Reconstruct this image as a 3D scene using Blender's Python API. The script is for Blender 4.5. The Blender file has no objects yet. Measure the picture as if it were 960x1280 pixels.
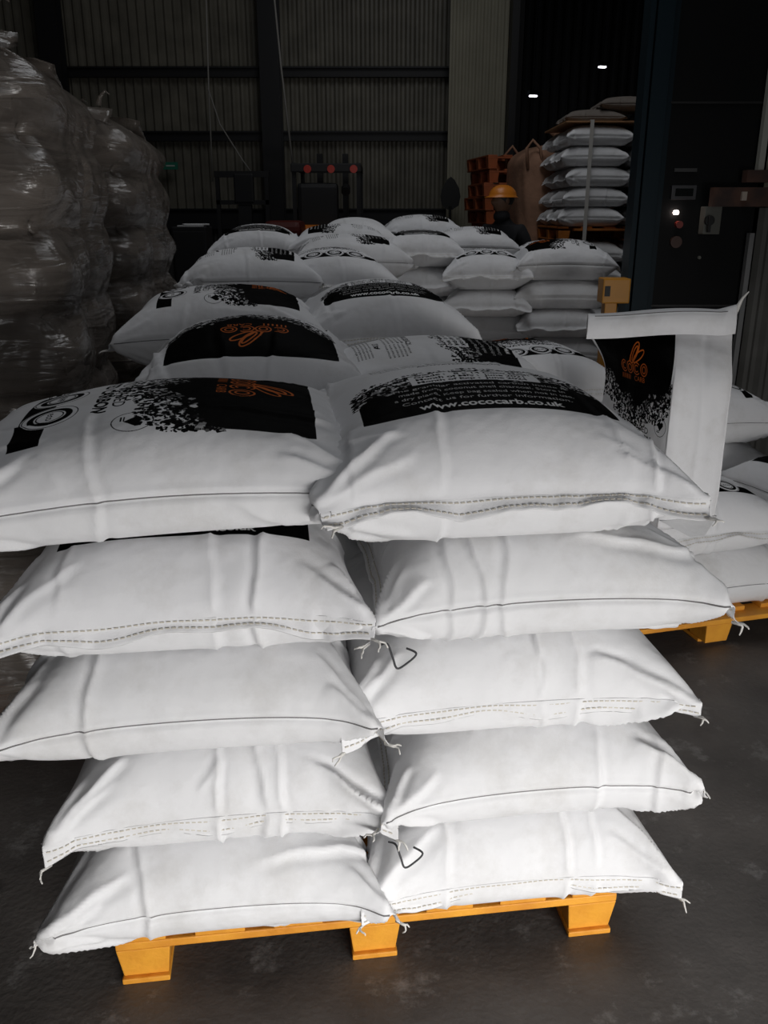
import bpy, bmesh, math, random
import numpy as np
from mathutils import Vector, Matrix
random.seed(7)
SC = bpy.context.scene
COL = SC.collection
PI = math.pi

# ------------------------------------------------------------------ camera
cam = bpy.data.cameras.new('camera')
cam.sensor_fit = 'HORIZONTAL'; cam.sensor_width = 36.0
cam.lens = 36.0 * 1080 / 960
cam.clip_start = 0.05; cam.clip_end = 100
cam_ob = bpy.data.objects.new('camera', cam)
cam_ob.location = (0, 0, 1.56)
cam_ob.rotation_euler = (math.radians(90 - 19), 0, 0)
COL.objects.link(cam_ob)
SC.camera = cam_ob

# ------------------------------------------------------------------ world, lights, exposure
world = bpy.data.worlds.new('world'); SC.world = world; world.use_nodes = True
world.node_tree.nodes['Background'].inputs[0].default_value = (0.60, 0.68, 0.80, 1)
world.node_tree.nodes['Background'].inputs[1].default_value = 0.10

def area_light(name, loc, rot, sx, sy, energy, color):
    l = bpy.data.lights.new(name, 'AREA'); l.shape = 'RECTANGLE'
    l.size = sx; l.size_y = sy; l.energy = energy; l.color = color
    o = bpy.data.objects.new(name, l); o.location = loc; o.rotation_euler = rot
    COL.objects.link(o); return o
# low fill lamp added to brighten the lower sacks; upper lamp is door daylight
door = area_light('low_sack_fill', (1.5, -1.2, 0.52), (math.radians(78), 0, math.radians(27)), 2.8, 0.6, 27, (1.0, 0.98, 0.96))
door.data.spread = math.radians(80)  # cone of the added low lamp narrowed so upper sacks get less
area_light('upper_door_daylight', (0.9, -2.9, 1.9), (math.radians(78), 0, 0), 3.2, 2.4, 20, (0.98, 0.985, 1.0))
# roof light strip above the rows of pallets
area_light('roof_skylight', (0.6, 5.6, 6.6), (0, 0, 0), 2.4, 6.0, 80, (0.95, 0.97, 1.0))
SC.view_settings.view_transform = 'Standard'
SC.view_settings.look = 'None'
SC.view_settings.exposure = 0.0
SC.view_settings.gamma = 1.0
SC.view_settings.use_curve_mapping = False

# ------------------------------------------------------------------ helpers
def mat(name, color, rough=0.6, metal=0.0, noise=0.0, nscale=20, bump=0.0, bscale=60, emit=None, estr=0, color2=None, spec=0.5):
    m = bpy.data.materials.new(name); m.use_nodes = True
    nt = m.node_tree; b = nt.nodes['Principled BSDF']
    b.inputs['Base Color'].default_value = (*color, 1)
    b.inputs['Roughness'].default_value = rough
    b.inputs['Metallic'].default_value = metal
    b.inputs['Specular IOR Level'].default_value = spec
    if emit:
        b.inputs['Emission Color'].default_value = (*emit, 1)
        b.inputs['Emission Strength'].default_value = estr
    tc = nt.nodes.new('ShaderNodeTexCoord')
    if noise > 0 or color2:
        n = nt.nodes.new('ShaderNodeTexNoise'); n.inputs['Scale'].default_value = nscale
        n.inputs['Detail'].default_value = 6
        nt.links.new(tc.outputs['Object'], n.inputs['Vector'])
        r = nt.nodes.new('ShaderNodeValToRGB')
        r.color_ramp.elements[0].position = 0.35; r.color_ramp.elements[1].position = 0.68
        c2 = color2 or tuple(max(0, c * (1 - noise)) for c in color)
        r.color_ramp.elements[0].color = (*c2, 1); r.color_ramp.elements[1].color = (*color, 1)
        nt.links.new(n.outputs[0], r.inputs[0]); nt.links.new(r.outputs[0], b.inputs['Base Color'])
    if bump > 0:
        n2 = nt.nodes.new('ShaderNodeTexNoise'); n2.inputs['Scale'].default_value = bscale
        n2.inputs['Detail'].default_value = 4
        nt.links.new(tc.outputs['Object'], n2.inputs['Vector'])
        bp = nt.nodes.new('ShaderNodeBump'); bp.inputs['Strength'].default_value = bump
        bp.inputs['Distance'].default_value = 0.01
        nt.links.new(n2.outputs[0], bp.inputs['Height']); nt.links.new(bp.outputs[0], b.inputs['Normal'])
    return m

def mesh_from(name, verts, faces, mats, smooth=False, uvs=None, midx=None):
    me = bpy.data.meshes.new(name); me.from_pydata([tuple(v) for v in verts], [], faces)
    for m in (mats if isinstance(mats, (list, tuple)) else [mats]): me.materials.append(m)
    if smooth: me.polygons.foreach_set('use_smooth', [True] * len(me.polygons))
    if midx is not None: me.polygons.foreach_set('material_index', midx)
    if uvs is not None:
        l = me.uv_layers.new(name='UVMap'); l.data.foreach_set('uv', uvs)
    me.update(); return me

def link(name, me, parent=None, loc=(0, 0, 0), rot=(0, 0, 0)):
    o = bpy.data.objects.new(name, me); COL.objects.link(o)
    o.location = loc; o.rotation_euler = rot
    if parent is not None: o.parent = parent
    return o

def tag(o, label=None, cat=None, group=None, kind=None):
    if label: o['label'] = label
    if cat: o['category'] = cat
    if group: o['group'] = group
    if kind: o['kind'] = kind
    return o

def empty(name, loc, rz=0, label=None, cat=None, group=None):
    o = bpy.data.objects.new(name, None); COL.objects.link(o)
    o.empty_display_size = 0.1; o.location = loc; o.rotation_euler = (0, 0, rz)
    return tag(o, label, cat, group)

def copy_tree(o, parent=None):
    c = o.copy(); COL.objects.link(c); c.parent = parent
    for ch in list(o.children): copy_tree(ch, c)
    return c

class MB:
    """collects simple solids into one mesh"""
    def __init__(s): s.bm = bmesh.new()
    def box(s, c, d, rz=0, bev=0.0, rot=None, taper=None):
        b = bmesh.new()
        bmesh.ops.create_cube(b, size=1.0)
        for v in b.verts:
            k = 1.0
            if taper is not None and v.co.z < 0: k = taper
            v.co = Vector((v.co.x * d[0] * k, v.co.y * d[1] * k, v.co.z * d[2]))
        if bev > 0: bmesh.ops.bevel(b, geom=b.edges[:], offset=bev, segments=2, affect='EDGES', profile=0.6)
        M = Matrix.Translation(c) @ (rot if rot is not None else Matrix.Rotation(rz, 4, 'Z'))
        s._merge(b, M); return s
    def cyl(s, p0, p1, r, r2=None, seg=14, cap=True):
        p0 = Vector(p0); p1 = Vector(p1); d = p1 - p0
        b = bmesh.new()
        bmesh.ops.create_cone(b, cap_ends=cap, segments=seg, radius1=r, radius2=r if r2 is None else r2, depth=d.length)
        M = Matrix.Translation((p0 + p1) / 2) @ Vector((0, 0, 1)).rotation_difference(d).to_matrix().to_4x4()
        s._merge(b, M); return s
    def ball(s, c, r, sc=(1, 1, 1), seg=16):
        b = bmesh.new(); bmesh.ops.create_uvsphere(b, u_segments=seg, v_segments=seg // 2 + 2, radius=r)
        s._merge(b, Matrix.Translation(c) @ Matrix.Diagonal((*sc, 1))); return s
    def poly(s, pts, thick, M=Matrix.Identity(4)):
        b = bmesh.new(); n = len(pts)
        lo = [b.verts.new((p[0], 0, p[1])) for p in pts]; hi = [b.verts.new((p[0], thick, p[1])) for p in pts]
        b.faces.new(lo); b.faces.new(hi[::-1])
        for i in range(n): b.faces.new((lo[i], hi[i], hi[(i + 1) % n], lo[(i + 1) % n]))
        bmesh.ops.recalc_face_normals(b, faces=b.faces[:]); s._merge(b, M); return s
    def _merge(s, b, M):
        me = bpy.data.meshes.new('tmp'); b.transform(M); b.to_mesh(me); b.free(); s.bm.from_mesh(me); bpy.data.meshes.remove(me)
    def done(s, name, m, parent=None, loc=(0, 0, 0), rot=(0, 0, 0), smooth=False):
        me = bpy.data.meshes.new(name); s.bm.to_mesh(me); s.bm.free(); me.materials.append(m)
        if smooth: me.polygons.foreach_set('use_smooth', [True] * len(me.polygons))
        return link(name, me, parent, loc, rot)

def tube_mesh(pts, r, seg=6):
    """swept tube; r number or list"""
    V, F = [], []; n = len(pts); pts = [Vector(p) for p in pts]
    for i, p in enumerate(pts):
        t = (pts[min(i + 1, n - 1)] - pts[max(i - 1, 0)]).normalized()
        a = t.orthogonal().normalized() if i == 0 else (a - t * a.dot(t)).normalized()
        b = t.cross(a); rr = r[i] if isinstance(r, (list, tuple)) else r
        for k in range(seg):
            q = 2 * PI * k / seg; V.append(p + (a * math.cos(q) + b * math.sin(q)) * rr)
    for i in range(n - 1):
        for k in range(seg):
            F.append((i * seg + k, i * seg + (k + 1) % seg, (i + 1) * seg + (k + 1) % seg, (i + 1) * seg + k))
    F.append(tuple(range(seg))[::-1]); F.append(tuple(range((n - 1) * seg, n * seg)))
    return V, F

ORD = ['bottom', 'second', 'third', 'fourth', 'fifth', 'sixth', 'seventh', 'eighth', 'ninth', 'tenth', 'eleventh']

# ------------------------------------------------------------------ sack printing (flat print, rasterised here)
PW, PH = 1056, 1184          # pixels over 0.66 x 0.74 m of flat sack face
INK = (0.02, 0.019, 0.02); ORANGE = (0.72, 0.36, 0.13)
PAPER = (0.86, 0.86, 0.865)

def new_canvas():
    a = np.ones((PH, PW, 3)) * np.array(PAPER)
    return a
def fill_poly(a, pts, col):
    """even-odd fill of a polygon given in 0..1 face coordinates"""
    pts = np.array(pts) * np.array([PW, PW])  # u and v both in units of the sack width
    x0, y0 = np.floor(pts.min(0)).astype(int); x1, y1 = np.ceil(pts.max(0)).astype(int) + 1
    x0 = max(x0, 0); y0 = max(y0, 0); x1 = min(x1, PW); y1 = min(y1, PH)
    if x1 <= x0 or y1 <= y0: return
    X, Y = np.meshgrid(np.arange(x0, x1) + .5, np.arange(y0, y1) + .5)
    ins = np.zeros(X.shape, bool)
    n = len(pts)
    for i in range(n):
        xa, ya = pts[i]; xb, yb = pts[(i + 1) % n]
        if ya == yb: continue
        c = ((ya > Y) != (yb > Y)) & (X < (xb - xa) * (Y - ya) / (yb - ya) + xa)
        ins ^= c
    a[y0:y1, x0:x1][ins] = col
def stroke(a, pts, w, col, closed=False):
    pts = [np.array(p, float) for p in pts]
    if closed: pts = pts + [pts[0]]
    for p, q in zip(pts[:-1], pts[1:]):
        d = q - p; l = np.hypot(*d) + 1e-9; n = np.array([-d[1], d[0]]) / l * w / 2; e = d / l * w * .3
        fill_poly(a, [p - e + n, q + e + n, q + e - n, p - e - n], col)
def ell(cx, cy, rx, ry, n=28, rot=0, a0=0, a1=2 * PI):
    r = []
    for i in range(n):
        t = a0 + (a1 - a0) * i / n; x = rx * math.cos(t); y = ry * math.sin(t)
        r.append((cx + x * math.cos(rot) - y * math.sin(rot), cy + x * math.sin(rot) + y * math.cos(rot)))
    return r
_dg = None
def text(a, s, cx, cy, h, col, wmax=None, bold=0.0, align='CENTER'):
    cu = bpy.data.curves.new('t', 'FONT'); cu.body = s; cu.align_x = align; cu.size = 1; cu.resolution_u = 3
    if bold: cu.offset = bold
    o = bpy.data.objects.new('t', cu); COL.objects.link(o)
    dg = bpy.context.evaluated_depsgraph_get(); me = o.evaluated_get(dg).to_mesh(); me.calc_loop_triangles()
    v = np.array([x.co[:2] for x in me.vertices]); t = np.array([x.vertices[:] for x in me.loop_triangles])
    o.evaluated_get(dg).to_mesh_clear(); bpy.data.objects.remove(o); bpy.data.curves.remove(cu)
    if len(v) == 0: return
    k = h; kx = h
    w = v[:, 0].max() - v[:, 0].min()
    if wmax: kx = wmax / w
    v = v * np.array([kx, k]) + np.array([cx, cy])
    P = v * PW
    for tri in t:
        p = P[tri]
        x0, y0 = np.floor(p.min(0)).astype(int); x1, y1 = np.ceil(p.max(0)).astype(int) + 1
        x0 = max(x0, 0); y0 = max(y0, 0); x1 = min(x1, PW); y1 = min(y1, PH)
        if x1 <= x0 or y1 <= y0: continue
        X, Y = np.meshgrid(np.arange(x0, x1) + .5, np.arange(y0, y1) + .5)
        def e(a_, b_): return (b_[0] - a_[0]) * (Y - a_[1]) - (b_[1] - a_[1]) * (X - a_[0])
        e0, e1, e2 = e(p[0], p[1]), e(p[1], p[2]), e(p[2], p[0])
        m = ((e0 >= -.4) & (e1 >= -.4) & (e2 >= -.4)) | ((e0 <= .4) & (e1 <= .4) & (e2 <= .4))
        a[y0:y1, x0:x1][m] = col
def granules(a, rng, xs, y_of, spread, n, direction, light=0.28):
    for i in range(n):
        u = rng.uniform(*xs); q = rng.rand() ** 1.5
        y = y_of(u) + direction * (q * spread - .02)
        s = rng.uniform(.0035, .0125) * (1.15 - .55 * q); asp = rng.uniform(.35, 1)
        k = rng.randint(4, 7); ro = rng.uniform(0, PI)
        pts = []
        for j in range(k):
            t = 2 * PI * j / k + rng.uniform(-.3, .3); x_ = s * math.cos(t); y_ = s * asp * math.sin(t)
            pts.append((u + x_ * math.cos(ro) - y_ * math.sin(ro), y + x_ * math.sin(ro) + y_ * math.cos(ro)))
        c = rng.rand()
        if q < .42 and c < light: col = np.array(PAPER) * rng.uniform(.35, .95)
        else: col = np.array(INK) * rng.uniform(1, 6 if c > .8 else 2)
        fill_poly(a, pts, col)

def logo(a, cx, cy, s, col, bg):
    """two long pods over an outlined word"""
    for k, (r, ox, oy, rx, ry) in enumerate([(.95, .10, .62, .50, .17), (.95, .13, .60, .36, .085), (.62, .34, .50, .42, .13)]):
        stroke(a, ell(cx + ox * s, cy + oy * s, rx * s, ry * s, 26, r), .055 * s, col, True)
    stroke(a, [(cx - .26 * s, cy + .28 * s), (cx - .18 * s, cy + .5 * s), (cx - .02 * s, cy + .72 * s)], .05 * s, col)
    x = cx - .78 * s
    for k in range(4):
        c0 = x + k * .5 * s
        if k % 2 == 0:
            stroke(a, ell(c0, cy, .23 * s, .25 * s, 18, 0, .8, 2 * PI - .8 + .3), .045 * s, col)
            stroke(a, ell(c0, cy, .12 * s, .14 * s, 14, 0, .8, 2 * PI - .8 + .4), .045 * s, col)
        else:
            stroke(a, ell(c0, cy, .23 * s, .25 * s, 20), .045 * s, col, True)
            stroke(a, ell(c0, cy, .12 * s, .14 * s, 16), .045 * s, col, True)
    text(a, 'CARB', cx + .42 * s, cy - .52 * s, .30 * s, col)
    for k in range(6): stroke(a, [(cx - .95 * s + k * .13 * s, cy - .34 * s), (cx - .95 * s + k * .13 * s, cy - .52 * s)], .05 * s, col)

def front_print():
    a = new_canvas(); rng = np.random.RandomState(4)
    # band along the foot with three round badges breaking into it
    fill_poly(a, [(.18, .245), (.82, .245), (.82, .320), (.18, .320)], INK)
    for cx in (.34, .5, .66):
        fill_poly(a, ell(cx, .320, .072, .072, 40), PAPER)
        stroke(a, ell(cx, .320, .068, .068, 40), .0022, INK, True)
        fill_poly(a, ell(cx, .320, .055, .055, 40), INK)
        fill_poly(a, ell(cx, .320, .039, .039, 36), PAPER)
        stroke(a, ell(cx, .320, .033, .033, 30), .003, INK, True)
    text(a, 'pH', .34, .308, .038, INK); text(a, 'RHP', .5, .310, .028, INK, bold=.02); text(a, 'eco', .66, .312, .032, INK)
    text(a, 'ACTIVATED CARBON', .46, .425, .046, INK, wmax=.48, bold=.035)
    text(a, 'COCONUT BASED', .46, .468, .044, INK, wmax=.42)
    stroke(a, ell(.77, .528, .048, .048, 36), .0022, INK, True)
    fill_poly(a, [(.77, .508), (.796, .536), (.794, .549), (.782, .553), (.772, .543), (.760, .551), (.749, .545), (.747, .533)], INK)
    stroke(a, [(.745, .508), (.767, .508)], .003, INK); stroke(a, [(.745, .501), (.767, .501)], .003, INK)
    edge = lambda u: .665 + .04 * math.sin(u * 9) - .045 * math.cos((u - .5) * 5) + .02 * math.sin(u * 31)
    us = np.linspace(.18, .82, 60)
    fill_poly(a, [(u, edge(u)) for u in us] + [(.82, .955), (.18, .955)], INK)
    granules(a, rng, (.17, .83), edge, .14, 1700, -1)
    logo(a, .49, .775, .125, ORANGE, INK)
    return a

def back_print():
    a = new_canvas(); rng = np.random.RandomState(9)
    edge = lambda u: .345 + .115 * math.sqrt(max(0, 1 - ((u - .5) / .345) ** 2)) + .012 * math.sin(u * 40)
    us = np.linspace(.18, .82, 60)
    fill_poly(a, [(.18, .235), (.82, .235)] + [(u, edge(u)) for u in us[::-1]], INK)
    granules(a, rng, (.165, .835), edge, .12, 1600, 1)
    fill_poly(a, [(.33, .43), (.665, .43), (.67, .435), (.67, .515), (.665, .52), (.335, .52), (.33, .515)], PAPER)
    for k, (s, w) in enumerate([('Grade :   8 x 14 Coco Mesh', .31), ('Month of Mfg :  June 2021', .29), ('Month of Exp :  June 2024', .29)]):
        text(a, s, .345, .495 - k * .027, .026, INK, wmax=w, align='LEFT', bold=.02)
    lines = ['The granular activated carbon inside is', 'made from coconut shell charcoal. Store in', 'a dry place. Keep bag sealed when not in use.', 'Contact us for further information.']
    for k, s in enumerate(lines): text(a, s, .5, .395 - k * .032, .023, (.75, .75, .75), wmax=.46 - .03 * (k % 2))
    text(a, 'www.cococarb.co.uk', .5, .255, .040, (.85, .85, .85), wmax=.36, bold=.03)
    text(a, 'ACTIVATED CARBON', .5, .66, .026, INK, wmax=.24, bold=.02)
    for k in range(6): text(a, 'activated carbon granules for water and air filter use', .5, .76 - k * .017, .013, (.25, .25, .25), wmax=.50 - .05 * (k == 5))
    text(a, 'ABOUT', .44, .79, .032, INK, bold=.02)
    for k in range(5): text(a, 'coconut shell grown and made for growers', .5, .885 - k * .015, .012, (.25, .25, .25), wmax=.42)
    logo(a, .47, .985, .105, INK, PAPER)
    return a

def to_image(name, a):
    im = bpy.data.images.new(name, PW, PH)
    px = np.ones((PH, PW, 4), np.float32); px[..., :3] = a
    im.pixels.foreach_set(px.ravel()); im.update(); im.pack()
    return im

def fabric_mat(name, image=None, tint=(0.80, 0.80, 0.81)):
    m = bpy.data.materials.new(name); m.use_nodes = True; nt = m.node_tree; b = nt.nodes['Principled BSDF']
    L = nt.links.new; N = nt.nodes.new
    b.inputs['Roughness'].default_value = 0.62; b.inputs['Specular IOR Level'].default_value = 0.22
    tc = N('ShaderNodeTexCoord')
    # faint dust smudges
    n = N('ShaderNodeTexNoise'); n.inputs['Scale'].default_value = 5; n.inputs['Detail'].default_value = 8; n.inputs['Roughness'].default_value = .7
    oi = N('ShaderNodeObjectInfo'); ad = N('ShaderNodeVectorMath'); ad.operation = 'ADD'
    mv = N('ShaderNodeVectorMath'); mv.operation = 'SCALE'; mv.inputs['Scale'].default_value = 37.0
    cb = N('ShaderNodeCombineXYZ'); L(oi.outputs['Random'], cb.inputs[0]); L(oi.outputs['Random'], cb.inputs[1]); L(cb.outputs[0], mv.inputs[0])
    L(tc.outputs['Object'], ad.inputs[0]); L(mv.outputs[0], ad.inputs[1]); L(ad.outputs[0], n.inputs['Vector'])
    r = N('ShaderNodeValToRGB'); r.color_ramp.elements[0].position = .28; r.color_ramp.elements[1].position = .5
    r.color_ramp.elements[0].color = (tint[0] * .86, tint[1] * .85, tint[2] * .83, 1); r.color_ramp.elements[1].color = (*tint, 1)
    L(n.outputs[0], r.inputs[0])
    if image:
        t = N('ShaderNodeTexImage'); t.image = image; t.extension = 'EXTEND'; t.interpolation = 'Cubic'
        L(tc.outputs['UV'], t.inputs['Vector'])
        sc = N('ShaderNodeMix'); sc.data_type = 'RGBA'; sc.blend_type = 'MULTIPLY'; sc.inputs[0].default_value = 1
        dv = N('ShaderNodeMix'); dv.data_type = 'RGBA'; dv.blend_type = 'DIVIDE'; dv.inputs[0].default_value = 1
        pl = tuple(((c + .055) / 1.055) ** 2.4 for c in PAPER)
        L(t.outputs[0], dv.inputs[6]); dv.inputs[7].default_value = (*pl, 1)
        L(dv.outputs[2], sc.inputs[6]); spm = N('ShaderNodeMapRange'); spm.inputs['To Min'].default_value = .02; spm.inputs['To Max'].default_value = .22; L(t.outputs[0], spm.inputs['Value']); L(spm.outputs[0], b.inputs['Specular IOR Level']); L(r.outputs[0], sc.inputs[7]); L(sc.outputs[2], b.inputs['Base Color'])
    else: L(r.outputs[0], b.inputs['Base Color'])
    # crumple: large soft dents, sharp thin folds and the weave of the tape fabric
    n1 = N('ShaderNodeTexNoise'); n1.inputs['Scale'].default_value = 7; n1.inputs['Detail'].default_value = 3; L(ad.outputs[0], n1.inputs['Vector'])
    n2 = N('ShaderNodeTexNoise'); n2.inputs['Scale'].default_value = 11; n2.inputs['Detail'].default_value = 2; n2.inputs['Distortion'].default_value = .6; L(ad.outputs[0], n2.inputs['Vector'])
    s = N('ShaderNodeMath'); s.operation = 'SUBTRACT'; s.inputs[1].default_value = .5; L(n2.outputs[0], s.inputs[0])
    ab = N('ShaderNodeMath'); ab.operation = 'ABSOLUTE'; L(s.outputs[0], ab.inputs[0])
    mr = N('ShaderNodeMapRange'); mr.inputs['From Min'].default_value = 0; mr.inputs['From Max'].default_value = .035; L(ab.outputs[0], mr.inputs['Value'])
    mk = N('ShaderNodeMath'); mk.operation = 'MULTIPLY'; mk.inputs[1].default_value = .0; L(mr.outputs[0], mk.inputs[0])
    am = N('ShaderNodeMath'); am.operation = 'ADD'; L(n1.outputs[0], am.inputs[0]); L(mk.outputs[0], am.inputs[1])
    b1 = N('ShaderNodeBump'); b1.inputs['Strength'].default_value = .6; b1.inputs['Distance'].default_value = .022; L(am.outputs[0], b1.inputs['Height'])
    n3 = N('ShaderNodeTexNoise'); n3.inputs['Scale'].default_value = 260; n3.inputs['Detail'].default_value = 1; L(tc.outputs['Object'], n3.inputs['Vector'])
    b2 = N('ShaderNodeBump'); b2.inputs['Strength'].default_value = .10; b2.inputs['Distance'].default_value = .003
    L(n3.outputs[0], b2.inputs['Height']); L(b1.outputs[0], b2.inputs['Normal']); L(b2.outputs[0], b.inputs['Normal'])
    return m

IM_FRONT = to_image('sack_front_print', front_print())
IM_BACK = to_image('sack_back_print', back_print())
M_BLANK = fabric_mat('woven_sack_plain')
M_FRONT = fabric_mat('woven_sack_front', IM_FRONT)
M_BACK = fabric_mat('woven_sack_back', IM_BACK)
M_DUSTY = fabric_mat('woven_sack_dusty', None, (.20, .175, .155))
M_THREAD = mat('cream_thread', (.62, .58, .50), .8)
M_TAPE = mat('seam_tape', (.78, .76, .72), .7, noise=.12, nscale=60)
M_SEAM = mat('side_seam_line', (.16, .155, .155), .7)

# ------------------------------------------------------------------ sacks: inflated and settled cloth tubes
def sim_sack(W=.66, L=.74, T=.225, NU=30, seed=0, dome=0.0, steps=210, tilt=(0, 0), press=1.0, seamz=.33, fl=.032, kc=.9):
    rng = np.random.RandomState(seed)
    R = 2 * NU; dx = W / NU; nm = int(round(L / dx)); fr = 2; nl = nm + 1 + 2 * fr
    ys = np.concatenate([[-L / 2 - fl, -L / 2 - fl / 2], np.linspace(-L / 2, L / 2, nm + 1), [L / 2 + fl / 2, L / 2 + fl]])
    xr = np.concatenate([np.linspace(-W / 2, W / 2, NU + 1), np.linspace(W / 2, -W / 2, NU + 1)[1:-1]])
    P = np.zeros((nl, R, 3)); P[..., 0] = xr[None, :]; P[..., 1] = ys[:, None]
    sgn = np.zeros(R); sgn[1:NU] = 1; sgn[NU + 1:] = -1
    P[fr + 1:nl - fr - 1, :, 2] = sgn[None, :] * .02
    for _ in range(26):
        a = rng.randn() * .004; kx, ky = rng.uniform(-24, 24, 2); ph = rng.uniform(0, 6.28)
        P[..., 2] += a * np.sin(kx * P[..., 0] + ky * P[..., 1] + ph + sgn[None, :])
    P[..., 0] *= .93; P[..., 1] *= .95
    V = np.zeros_like(P); dys = np.diff(ys); Ld = np.sqrt(dx * dx + dys * dys)
    mirror = (R - np.arange(R)) % R
    ends = list(range(0, fr + 1)) + list(range(nl - fr - 1, nl))
    def proj(A, B, rest, ks, kk):
        d = B - A; l = np.linalg.norm(d, axis=-1, keepdims=True) + 1e-9; e = l - rest
        return d / l * (e * np.where(e > 0, ks, kk) * .5)
    for it in range(steps):
        dxr = np.roll(P, -1, 1) - np.roll(P, 1, 1)
        dyr = np.empty_like(P); dyr[1:-1] = P[2:] - P[:-2]; dyr[0] = P[1] - P[0]; dyr[-1] = P[-1] - P[-2]
        n = np.cross(dxr, dyr) / (4 * dx * dx)
        V *= .86
        F = n * (.0011 * press * min(1, it / 40)); F[:fr + 1] = 0; F[nl - fr - 1:] = 0; F[:, :, 2] -= .00012
        V += F; P0 = P.copy(); P = P + V
        for k in range(5):
            for s in (0, 1):
                idx = np.arange(s, R, 2); jdx = (idx + 1) % R
                c = proj(P[:, idx], P[:, jdx], dx, 1, kc); P[:, idx] += c; P[:, jdx] -= c
            for s in (0, 1):
                idx = np.arange(s, nl - 1, 2)
                c = proj(P[idx], P[idx + 1], dys[idx][:, None, None], 1, kc); P[idx] += c; P[idx + 1] -= c
            for s in (0, 1):
                idx = np.arange(s, nl - 1, 2)
                for sh in (1, -1):
                    c = proj(P[idx], np.roll(P[idx + 1], -sh, 1), Ld[idx][:, None, None], .5, .5 * kc); P[idx] += c; P[idx + 1] -= np.roll(c, sh, 1)
            for e in ends: P[e] = .5 * (P[e] + P[e][mirror])
        lap = .5 * (np.roll(P, 1, 1) + np.roll(P, -1, 1)) - P
        lap[1:-1] += .5 * (P[2:] + P[:-2]) - P[1:-1]; lap[:, [0, NU]] = 0
        P += lap * .008
        r2 = (P[..., 0] / (W / 2)) ** 2 * .8 + (P[..., 1] / (L / 2)) ** 2 * .8
        zt = T / 2 - dome * np.clip(r2, 0, 1.6) + tilt[0] * P[..., 0] + tilt[1] * P[..., 1]
        P[..., 2] = np.maximum(np.minimum(P[..., 2], zt), -T / 2)
        for e in ends: P[e, :, 2] += (-T / 2 + seamz * T - P[e, :, 2]) * .015
        V = P - P0; sp = np.linalg.norm(V, axis=-1, keepdims=True); V *= np.minimum(1, .02 / (sp + 1e-9))
    P[..., 2] += T / 2
    P[..., 0] -= P[..., 0].mean(); P[..., 1] -= P[..., 1].mean()
    return P

def up_ring(P, k):
    """Catmull-Rom refinement round the ring (periodic) and along the sack"""
    def cr(a, b, c, d, t): return .5 * ((2 * b) + (c - a) * t + (2 * a - 5 * b + 4 * c - d) * t * t + (3 * b - a - 3 * c + d) * t ** 3)
    nl, R, _ = P.shape
    Q = np.zeros((nl, R * k, 3))
    for j in range(k): Q[:, j::k] = cr(np.roll(P, 1, 1), P, np.roll(P, -1, 1), np.roll(P, -2, 1), j / k)
    E = np.concatenate([2 * Q[:1] - Q[1:2], Q, 2 * Q[-1:] - Q[-2:-1]])
    S = np.zeros(((nl - 1) * k + 1, R * k, 3))
    for j in range(k): S[j:(nl - 1) * k:k] = cr(E[:nl - 1], E[1:nl], E[2:nl + 1], E[3:nl + 2], j / k)
    S[-1] = Q[-1]
    return S

def normals(P):
    a = np.roll(P, -1, 1) - np.roll(P, 1, 1); b = np.empty_like(P); b[1:-1] = P[2:] - P[:-2]; b[0] = P[1] - P[0]; b[-1] = P[-1] - P[-2]
    n = np.cross(a, b); return n / (np.linalg.norm(n, axis=-1, keepdims=True) + 1e-12)

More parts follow.
